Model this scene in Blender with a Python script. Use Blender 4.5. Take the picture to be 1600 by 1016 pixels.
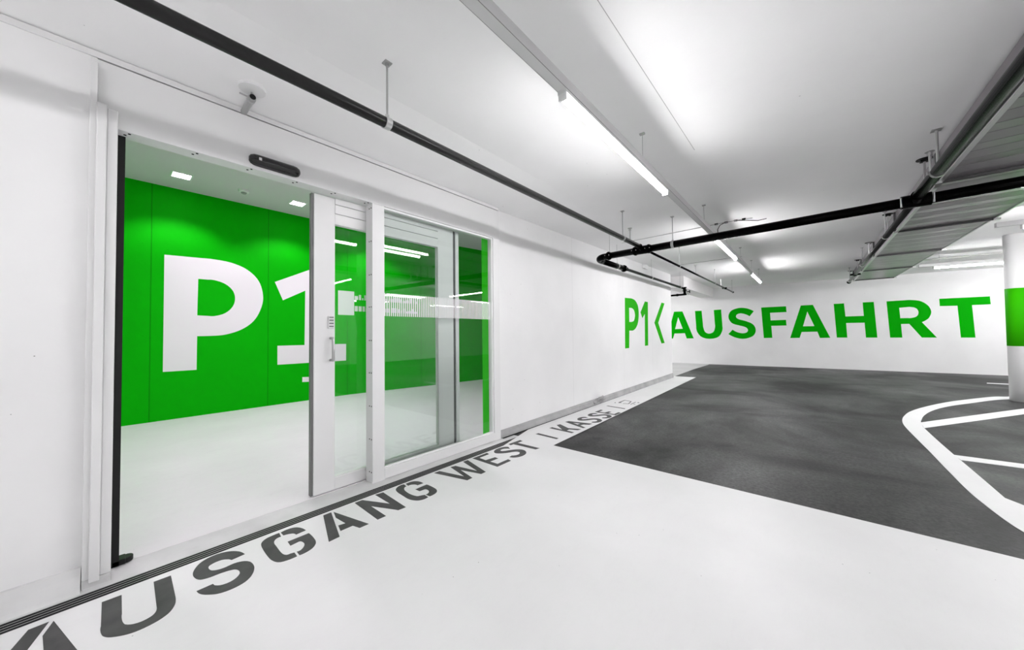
import bpy, bmesh, math, random
from mathutils import Vector, Matrix
from mathutils.geometry import tessellate_polygon

for o in list(bpy.data.objects):
    bpy.data.objects.remove(o)
S = bpy.context.scene
COL = S.collection

# ------------------------------------------------------------------ camera
cam_d = bpy.data.cameras.new('camera')
cam_d.sensor_width = 36.0
cam_d.sensor_fit = 'HORIZONTAL'
cam_d.lens = 542.34 * 36.0 / 1600.0
cam_d.clip_start = 0.02
cam_d.clip_end = 100
cam = bpy.data.objects.new('camera', cam_d)
COL.objects.link(cam)
r_ = Vector((0.75761834, 0.6526101, -0.01070114))
u_ = Vector((0.02349339, -0.01088165, 0.99966477))
f_ = Vector((-0.65227488, 0.75761577, 0.02357616))
cam.matrix_world = Matrix(((r_.x, u_.x, -f_.x, 0), (r_.y, u_.y, -f_.y, 0), (r_.z, u_.z, -f_.z, 1.27), (0, 0, 0, 1)))
S.camera = cam

# ------------------------------------------------------------------ world, view
w = bpy.data.worlds.new('world')
S.world = w
w.use_nodes = True
w.node_tree.nodes['Background'].inputs[0].default_value = (0.8, 0.8, 0.8, 1)
w.node_tree.nodes['Background'].inputs[1].default_value = 0.3
S.view_settings.view_transform = 'Standard'
S.view_settings.look = 'None'
S.view_settings.gamma = 1
S.view_settings.use_curve_mapping = False
S.view_settings.exposure = 1.23
S.cycles.max_bounces = 11
S.cycles.diffuse_bounces = 8
S.cycles.glossy_bounces = 5
S.cycles.transparent_max_bounces = 16
S.cycles.use_denoising = True
S.cycles.sample_clamp_indirect = 8
TUBE = 30.0      # emission of the linear tubes
SPOT = 36.0      # lobby downlights by the green wall, watts
LOBBY_TINT = (1.0, 0.86, 1.0)
FRONT_FILL = 42.0     # unseen front row added to fill the lobby with light, watts

# ------------------------------------------------------------------ materials
def mat(name, col, rough=0.5, metal=0.0, spec=0.5, emit=0.0):
    m = bpy.data.materials.new(name)
    m.use_nodes = True
    b = m.node_tree.nodes['Principled BSDF']
    b.inputs['Base Color'].default_value = (*col, 1)
    b.inputs['Roughness'].default_value = rough
    b.inputs['Metallic'].default_value = metal
    b.inputs['Specular IOR Level'].default_value = spec
    if emit:
        b.inputs['Emission Color'].default_value = (1, 0.983, 0.998, 1)
        b.inputs['Emission Strength'].default_value = emit
    return m

def concrete(name, col, rough=0.6, spec=0.3, specks=0.6, mottle=0.05, seams=None, seam_w=0.004, bump=0.05, scale=1.0, dirt=0.0):
    """painted concrete: mild mottling, pin-hole specks, optional formwork joints at given values of y or x"""
    m = mat(name, col, rough, 0, spec)
    nt = m.node_tree
    N, L = nt.nodes, nt.links
    b = N['Principled BSDF']
    tc = N.new('ShaderNodeTexCoord')
    no = N.new('ShaderNodeTexNoise'); no.inputs['Scale'].default_value = 1.3 * scale; no.inputs['Detail'].default_value = 6
    L.new(tc.outputs['Object'], no.inputs['Vector'])
    mr = N.new('ShaderNodeMapRange'); mr.inputs['From Min'].default_value = 0.3; mr.inputs['From Max'].default_value = 0.7
    mr.inputs['To Min'].default_value = 1 - mottle; mr.inputs['To Max'].default_value = 1 + mottle * 0.4
    L.new(no.outputs['Fac'], mr.inputs['Value'])
    # specks
    vo = N.new('ShaderNodeTexVoronoi'); vo.inputs['Scale'].default_value = 9 * scale
    L.new(tc.outputs['Object'], vo.inputs['Vector'])
    lt = N.new('ShaderNodeMath'); lt.operation = 'LESS_THAN'; lt.inputs[1].default_value = 0.035
    L.new(vo.outputs['Distance'], lt.inputs[0])
    no2 = N.new('ShaderNodeTexNoise'); no2.inputs['Scale'].default_value = 2.1 * scale
    L.new(tc.outputs['Object'], no2.inputs['Vector'])
    gt = N.new('ShaderNodeMath'); gt.operation = 'GREATER_THAN'; gt.inputs[1].default_value = 0.52
    L.new(no2.outputs['Fac'], gt.inputs[0])
    mu = N.new('ShaderNodeMath'); mu.operation = 'MULTIPLY'; L.new(lt.outputs[0], mu.inputs[0]); L.new(gt.outputs[0], mu.inputs[1])
    m2 = N.new('ShaderNodeMath'); m2.operation = 'MULTIPLY'; m2.inputs[1].default_value = specks; L.new(mu.outputs[0], m2.inputs[0])
    inv = N.new('ShaderNodeMath'); inv.operation = 'SUBTRACT'; inv.inputs[0].default_value = 1; L.new(m2.outputs[0], inv.inputs[1])
    tot = N.new('ShaderNodeMath'); tot.operation = 'MULTIPLY'; L.new(mr.outputs[0], tot.inputs[0]); L.new(inv.outputs[0], tot.inputs[1])
    last = tot.outputs[0]
    if dirt:
        n3 = N.new('ShaderNodeTexNoise'); n3.inputs['Scale'].default_value = 3.5; n3.inputs['Detail'].default_value = 10; n3.inputs['Roughness'].default_value = 1.0
        mp = N.new('ShaderNodeMapping'); mp.inputs['Scale'].default_value = (2.2, 0.7, 1)
        L.new(tc.outputs['Object'], mp.inputs['Vector']); L.new(mp.outputs[0], n3.inputs['Vector'])
        r3 = N.new('ShaderNodeMapRange'); r3.inputs['From Min'].default_value = 0.5; r3.inputs['From Max'].default_value = 0.8
        r3.inputs['To Min'].default_value = 1; r3.inputs['To Max'].default_value = 1 - dirt
        L.new(n3.outputs['Fac'], r3.inputs['Value'])
        q = N.new('ShaderNodeMath'); q.operation = 'MULTIPLY'; L.new(last, q.inputs[0]); L.new(r3.outputs[0], q.inputs[1]); last = q.outputs[0]
    if seams:
        axis, vals = seams
        sx = N.new('ShaderNodeSeparateXYZ'); L.new(tc.outputs['Object'], sx.inputs[0])
        for v in vals:
            a = N.new('ShaderNodeMath'); a.operation = 'SUBTRACT'; a.inputs[1].default_value = v; L.new(sx.outputs[axis], a.inputs[0])
            c = N.new('ShaderNodeMath'); c.operation = 'ABSOLUTE'; L.new(a.outputs[0], c.inputs[0])
            d = N.new('ShaderNodeMath'); d.operation = 'LESS_THAN'; d.inputs[1].default_value = seam_w; L.new(c.outputs[0], d.inputs[0])
            e = N.new('ShaderNodeMath'); e.operation = 'MULTIPLY'; e.inputs[1].default_value = 0.4 if 'green' in name else 0.13; L.new(d.outputs[0], e.inputs[0])
            g = N.new('ShaderNodeMath'); g.operation = 'SUBTRACT'; g.inputs[0].default_value = 1; L.new(e.outputs[0], g.inputs[1])
            q = N.new('ShaderNodeMath'); q.operation = 'MULTIPLY'; L.new(last, q.inputs[0]); L.new(g.outputs[0], q.inputs[1]); last = q.outputs[0]
    mx = N.new('ShaderNodeVectorMath'); mx.operation = 'SCALE'; mx.inputs[0].default_value = col
    L.new(last, mx.inputs['Scale']); L.new(mx.outputs[0], b.inputs['Base Color'])
    if bump:
        nb = N.new('ShaderNodeTexNoise'); nb.inputs['Scale'].default_value = 14; nb.inputs['Detail'].default_value = 5
        L.new(tc.outputs['Object'], nb.inputs['Vector'])
        bp = N.new('ShaderNodeBump'); bp.inputs['Strength'].default_value = bump; bp.inputs['Distance'].default_value = 0.02
        L.new(nb.outputs['Fac'], bp.inputs['Height']); L.new(bp.outputs[0], b.inputs['Normal'])
    return m

def asphalt_mat():
    m = mat('asphalt', (0.09, 0.09, 0.09), 0.45, 0, 0.3)
    nt = m.node_tree; N, L = nt.nodes, nt.links; b = N['Principled BSDF']
    tc = N.new('ShaderNodeTexCoord')
    a = N.new('ShaderNodeTexNoise'); a.inputs['Scale'].default_value = 0.55; a.inputs['Detail'].default_value = 7; a.inputs['Roughness'].default_value = 0.6; a.inputs['Distortion'].default_value = 0.6
    L.new(tc.outputs['Object'], a.inputs['Vector'])
    c = N.new('ShaderNodeTexNoise'); c.inputs['Scale'].default_value = 38; c.inputs['Detail'].default_value = 4; c.inputs['Roughness'].default_value = 0.7
    L.new(tc.outputs['Object'], c.inputs['Vector'])
    mp = N.new('ShaderNodeMapping'); mp.inputs['Rotation'].default_value = (0, 0, 0.6); mp.inputs['Scale'].default_value = (2.4, 0.9, 1)
    L.new(tc.outputs['Object'], mp.inputs['Vector'])
    s = N.new('ShaderNodeTexNoise'); s.inputs['Scale'].default_value = 1.6; s.inputs['Detail'].default_value = 8; s.inputs['Distortion'].default_value = 0.8
    L.new(mp.outputs[0], s.inputs['Vector'])
    def mixv(x, lo, hi, f0, f1):
        r = N.new('ShaderNodeMapRange'); r.inputs['From Min'].default_value = f0; r.inputs['From Max'].default_value = f1
        r.inputs['To Min'].default_value = lo; r.inputs['To Max'].default_value = hi
        L.new(x, r.inputs['Value']); return r.outputs[0]
    A = mixv(a.outputs['Fac'], 0.014, 0.066, 0.38, 0.64)
    Cc = mixv(c.outputs['Fac'], 0.35, 1.7, 0.32, 0.68)
    Sx = mixv(s.outputs['Fac'], 0.78, 1.28, 0.36, 0.68)
    q = N.new('ShaderNodeMath'); q.operation = 'MULTIPLY'; L.new(A, q.inputs[0]); L.new(Cc, q.inputs[1])
    q2 = N.new('ShaderNodeMath'); q2.operation = 'MULTIPLY'; L.new(q.outputs[0], q2.inputs[0]); L.new(Sx, q2.inputs[1])
    last = q2.outputs[0]
    # faint tyre scuffs: parts of thin circles
    for cx, cy, rr, wd, am in ((0.05, 8.2, .85, .012, .35), (0.15, 8.1, 1.0, .010, .28), (.45, 8.6, .55, .010, .3), (-.3, 9.2, 1.6, .014, .22), (1.9, 12.0, 6.1, .02, .25), (1.9, 12.0, 6.5, .03, .18)):
        ds = N.new('ShaderNodeVectorMath'); ds.operation = 'DISTANCE'; ds.inputs[1].default_value = (cx, cy, 0); L.new(tc.outputs['Object'], ds.inputs[0])
        k1 = N.new('ShaderNodeMath'); k1.operation = 'SUBTRACT'; k1.inputs[1].default_value = rr; L.new(ds.outputs['Value'], k1.inputs[0])
        k2 = N.new('ShaderNodeMath'); k2.operation = 'ABSOLUTE'; L.new(k1.outputs[0], k2.inputs[0])
        k3 = N.new('ShaderNodeMapRange'); k3.inputs['From Min'].default_value = 0; k3.inputs['From Max'].default_value = wd * 2
        k3.inputs['To Min'].default_value = am; k3.inputs['To Max'].default_value = 0; L.new(k2.outputs[0], k3.inputs['Value'])
        k4 = N.new('ShaderNodeMath'); k4.operation = 'MULTIPLY'; L.new(k3.outputs[0], k4.inputs[0]); L.new(mixv(s.outputs['Fac'], 0, 1, .42, .6), k4.inputs[1])
        k5 = N.new('ShaderNodeMath'); k5.operation = 'ADD'; k5.inputs[1].default_value = 1; L.new(k4.outputs[0], k5.inputs[0])
        k6 = N.new('ShaderNodeMath'); k6.operation = 'MULTIPLY'; L.new(last, k6.inputs[0]); L.new(k5.outputs[0], k6.inputs[1]); last = k6.outputs[0]
    cb = N.new('ShaderNodeCombineXYZ')
    for i in range(3): L.new(last, cb.inputs[i])
    L.new(cb.outputs[0], b.inputs['Base Color'])
    L.new(mixv(a.outputs['Fac'], 0.62, 0.42, 0.3, 0.7), b.inputs['Roughness'])
    bp = N.new('ShaderNodeBump'); bp.inputs['Strength'].default_value = 0.25; bp.inputs['Distance'].default_value = 0.004
    L.new(c.outputs['Fac'], bp.inputs['Height']); L.new(bp.outputs[0], b.inputs['Normal'])
    return m

def glass_mat(name, tint=(0.93, 0.97, 0.95), refl=1.0):
    m = bpy.data.materials.new(name); m.use_nodes = True
    nt = m.node_tree; N, L = nt.nodes, nt.links
    N.remove(N['Principled BSDF'])
    out = N['Material Output']
    t = N.new('ShaderNodeBsdfTransparent'); t.inputs[0].default_value = (*tint, 1)
    g = N.new('ShaderNodeBsdfGlossy'); g.inputs['Roughness'].default_value = 0.0
    f = N.new('ShaderNodeFresnel'); f.inputs['IOR'].default_value = 1.5
    k = N.new('ShaderNodeMath'); k.operation = 'MULTIPLY'; k.inputs[1].default_value = refl
    mx = N.new('ShaderNodeMixShader')
    L.new(f.outputs[0], k.inputs[0]); L.new(k.outputs[0], mx.inputs[0])
    L.new(t.outputs[0], mx.inputs[1]); L.new(g.outputs[0], mx.inputs[2]); L.new(mx.outputs[0], out.inputs[0])
    return m

def film_mat(name, col, alpha):
    m = bpy.data.materials.new(name); m.use_nodes = True
    nt = m.node_tree; N, L = nt.nodes, nt.links
    N.remove(N['Principled BSDF'])
    out = N['Material Output']
    t = N.new('ShaderNodeBsdfTransparent')
    d = N.new('ShaderNodeBsdfDiffuse'); d.inputs[0].default_value = (*col, 1)
    mx = N.new('ShaderNodeMixShader'); mx.inputs[0].default_value = alpha
    L.new(t.outputs[0], mx.inputs[1]); L.new(d.outputs[0], mx.inputs[2]); L.new(mx.outputs[0], out.inputs[0])
    return m

M = {
 'wall': concrete('white_wall_paint', (0.81, 0.81, 0.81), 0.65, 0.25, seams=(1, (-0.75, 4.9, 6.9, 8.6))),
 'far': concrete('far_wall_paint', (0.86, 0.86, 0.86), 0.65, 0.25),
 'ceil': concrete('ceiling_paint', (0.94, 0.94, 0.94), 0.7, 0.2, specks=0.35, scale=0.7),
 'beam': concrete('beam_paint', (0.92, 0.90, 0.90), 0.7, 0.2, specks=0.2),
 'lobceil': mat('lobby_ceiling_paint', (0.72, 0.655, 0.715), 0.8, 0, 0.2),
 'green': concrete('green_wall_paint', (0.0, 0.44, 0.0), 0.6, 0.08, specks=0.7, mottle=0.06, seams=(1, (0.40, 1.88, 3.30, 4.95)), seam_w=0.006, bump=0.12),
 'greenp': mat('green_lettering_paint', (0.0, 0.36, 0.0), 0.7, 0, 0.06),
 'greenl': mat('leaf_green_lettering_paint', (0.02, 0.40, 0.004), 0.7, 0, 0.06),
 'greenc': mat('pillar_green_paint', (0.03, 0.42, 0.0), 0.7, 0, 0.06),
 'greenr': mat('reveal_green_paint', (0.03, 0.62, 0.01), 0.7, 0, 0.06),
 'white': mat('white_lettering_paint', (0.84, 0.82, 0.84), 0.5, 0, 0.3),
 'floorw': concrete('white_floor_paint', (0.80, 0.80, 0.80), 0.42, 0.3, specks=0.55, mottle=0.04, bump=0.03, dirt=0.06, scale=1.4),
 'floorg': concrete('bare_screed', (0.55, 0.55, 0.55), 0.55, 0.3, mottle=0.10, dirt=0.15),
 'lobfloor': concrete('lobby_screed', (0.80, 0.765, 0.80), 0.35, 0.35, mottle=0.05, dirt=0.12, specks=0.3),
 'asphalt': asphalt_mat(),
 'greyp': concrete('dark_grey_floor_paint', (0.085, 0.085, 0.085), 0.55, 0.2, specks=0, mottle=0.3, scale=6, dirt=0.2),
 'plinth': concrete('grey_plinth', (0.42, 0.42, 0.42), 0.7, 0.2, mottle=0.2, scale=3, dirt=0.25),
 'plinthl': concrete('pale_plinth', (0.66, 0.66, 0.66), 0.7, 0.2, mottle=0.12, scale=3, dirt=0.12),
 'alu': mat('white_powder_coat', (0.73, 0.73, 0.73), 0.4, 0, 0.4),
 'alug': mat('pale_grey_powder_coat', (0.62, 0.62, 0.62), 0.4, 0, 0.4),
 'steel': mat('bare_steel', (0.50, 0.50, 0.50), 0.35, 0.9),
 'galv': mat('galvanised_steel', (0.62, 0.62, 0.62), 0.28, 1.0),
 'duct': concrete('galvanised_duct', (0.36, 0.335, 0.36), 0.33, 0.5, specks=0, mottle=0.08, bump=0.01),
 'pipe': mat('dark_grey_pipe_paint', (0.026, 0.026, 0.026), 0.25, 0, 0.5),
 'pipeb': mat('black_pipe_paint', (0.001, 0.001, 0.001), 0.22, 0, 0.14),
 'black': mat('black_rubber', (0.006, 0.006, 0.006), 0.45, 0, 0.3),
 'blackg': mat('gloss_black_plastic', (0.003, 0.003, 0.003), 0.12, 0, 0.6),
 'dark': mat('dark_gap', (0.02, 0.02, 0.02), 0.8, 0, 0.1),
 'glass': glass_mat('door_glass'),
 'film': film_mat('white_film', (0.9, 0.9, 0.9), 0.85),
 'filmt': film_mat('frosted_film', (0.9, 0.95, 0.92), 0.62),
 'tube': mat('tube_light', (1, 1, 1), 0.4, 0, 0.2, TUBE),
 'tubem': mat('mid_tube_light', (1, 1, 1), 0.4, 0, 0.2, TUBE * 1.5),
 'tubef': mat('far_tube_light', (1, 1, 1), 0.4, 0, 0.2, TUBE * 2.0),
 'tubeb': mat('strong_tube_light', (1, 1, 1), 0.4, 0, 0.2, TUBE * 2.6),
 'lamp': mat('downlight_panel', (1, 1, 1), 0.4, 0, 0.2, 9.0),
 'plastic': mat('white_plastic', (0.82, 0.82, 0.82), 0.35, 0, 0.4),
}
M['duct'].node_tree.nodes['Principled BSDF'].inputs['Metallic'].default_value = 1.0
for k_ in ('pipe', 'pipeb'): M[k_].node_tree.nodes['Principled BSDF'].inputs['IOR'].default_value = 1.22

# ------------------------------------------------------------------ helpers
class MB:
    """collects shapes and links them as one mesh object"""
    def __init__(s, off=(0, 0, 0)):
        s.v = []; s.f = []; s.off = Vector(off)
    def add(s, vs, fs):
        n = len(s.v)
        s.v += [Vector(v) - s.off for v in vs]
        s.f += [[i + n for i in f] for f in fs]
        return s
    def box(s, x0, x1, y0, y1, z0, z1):
        return s.add([(x0, y0, z0), (x1, y0, z0), (x1, y1, z0), (x0, y1, z0), (x0, y0, z1), (x1, y0, z1), (x1, y1, z1), (x0, y1, z1)],
                     [(3, 2, 1, 0), (4, 5, 6, 7), (0, 1, 5, 4), (1, 2, 6, 5), (2, 3, 7, 6), (3, 0, 4, 7)])
    def tube(s, pts, r, n=16, caps=True):
        pts = [Vector(p) for p in pts]
        rs = r if isinstance(r, (list, tuple)) else [r] * len(pts)
        vs = []; fs = []
        d0 = (pts[1] - pts[0]).normalized()
        up = Vector((0, 0, 1)) if abs(d0.z) < 0.9 else Vector((0, 1, 0))
        for i, p in enumerate(pts):
            if i == 0: d = pts[1] - pts[0]
            elif i == len(pts) - 1: d = pts[-1] - pts[-2]
            else: d = (pts[i + 1] - pts[i]).normalized() + (pts[i] - pts[i - 1]).normalized()
            d.normalize()
            a = d.cross(up).normalized(); b = a.cross(d).normalized()
            up = b
            for k in range(n):
                t = 2 * math.pi * k / n
                vs.append(p + (a * math.cos(t) + b * math.sin(t)) * rs[i])
        for i in range(len(pts) - 1):
            for k in range(n):
                fs.append((i * n + k, i * n + (k + 1) % n, (i + 1) * n + (k + 1) % n, (i + 1) * n + k))
        if caps:
            fs.append(tuple(range(n - 1, -1, -1))); fs.append(tuple((len(pts) - 1) * n + k for k in range(n)))
        return s.add(vs, fs)
    def prism(s, poly, vec, flip=False):
        """closed polygon extruded along vec"""
        n = len(poly); v = Vector(vec)
        P = [Vector(p) for p in poly]
        s.add(P + [p + v for p in P], [tuple(range(n - 1, -1, -1)), tuple(range(n, 2 * n))] + [(i, (i + 1) % n, (i + 1) % n + n, i + n) for i in range(n)])
        return s
    def build(s, name, m, parent=None, smooth=False, bevel=0.0):
        me = bpy.data.meshes.new(name)
        me.from_pydata([tuple(v) for v in s.v], [], s.f)
        bm = bmesh.new(); bm.from_mesh(me)
        bmesh.ops.recalc_face_normals(bm, faces=bm.faces)
        bm.to_mesh(me); bm.free()
        me.materials.append(M[m] if isinstance(m, str) else m)
        if smooth:
            for p in me.polygons: p.use_smooth = len(p.vertices) == 4
        o = bpy.data.objects.new(name, me); COL.objects.link(o)
        o.location = s.off if parent is None else (s.off - WORLD[parent.name])
        WORLD[o.name] = s.off.copy()
        if parent is not None: o.parent = parent
        if bevel:
            md = o.modifiers.new('bevel', 'BEVEL'); md.width = bevel; md.segments = 3; md.limit_method = 'ANGLE'
        return o
WORLD = {}
def tag(o, label=None, cat=None, group=None, kind=None):
    if label: o['label'] = label
    if cat: o['category'] = cat
    if group: o['group'] = group
    if kind: o['kind'] = kind
    return o
def empty(name, loc):
    o = bpy.data.objects.new(name, None); COL.objects.link(o); o.location = loc
    o.empty_display_size = 0.05
    WORLD[o.name] = Vector(loc)
    return o
def copy_tree(o, loc=None, parent=None):
    c = o.copy(); COL.objects.link(c); c.parent = parent
    if loc is not None: c.location = loc
    for ch in [x for x in bpy.data.objects if x.parent == o]:
        copy_tree(ch, None, c)
    return c
def inside(p, loop):
    x, y = p; c = False; n = len(loop)
    for i in range(n):
        x1, y1 = loop[i]; x2, y2 = loop[(i + 1) % n]
        if (y1 > y) != (y2 > y) and x < (x2 - x1) * (y - y1) / (y2 - y1) + x1: c = not c
    return c
def paint(loops, normal, th, name, m, parent, axes):
    """a painted shape: outlines lying on a surface, th thick along the surface normal; a loop inside another is a hole"""
    nv = Vector(normal).normalized()
    mb = MB(WORLD[parent.name] if parent is not None else (0, 0, 0))
    P = [[Vector(p) for p in L] for L in loops]
    two = [[(p[axes[0]], p[axes[1]]) for p in L] for L in P]
    used = set()
    for i, L in enumerate(P):
        if i in used: continue
        holes = [j for j in range(len(P)) if j != i and inside(two[j][0], two[i])]
        if any(inside(two[i][0], two[j]) for j in range(len(P)) if j != i): continue
        grp = [L] + [P[j] for j in holes]
        flat = [p for g in grp for p in g]
        tris = tessellate_polygon([[Vector((p[axes[0]], p[axes[1]], 0)) for p in g] for g in grp])
        n = len(flat)
        mb.add([p + nv * th for p in flat], [tuple(t) for t in tris])
        k = 0
        for g in grp:
            m_ = len(g)
            mb.add([p for p in g] + [p + nv * th for p in g], [(a, (a + 1) % m_, (a + 1) % m_ + m_, a + m_) for a in range(m_)])
    return mb.build(name, m, parent)
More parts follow.
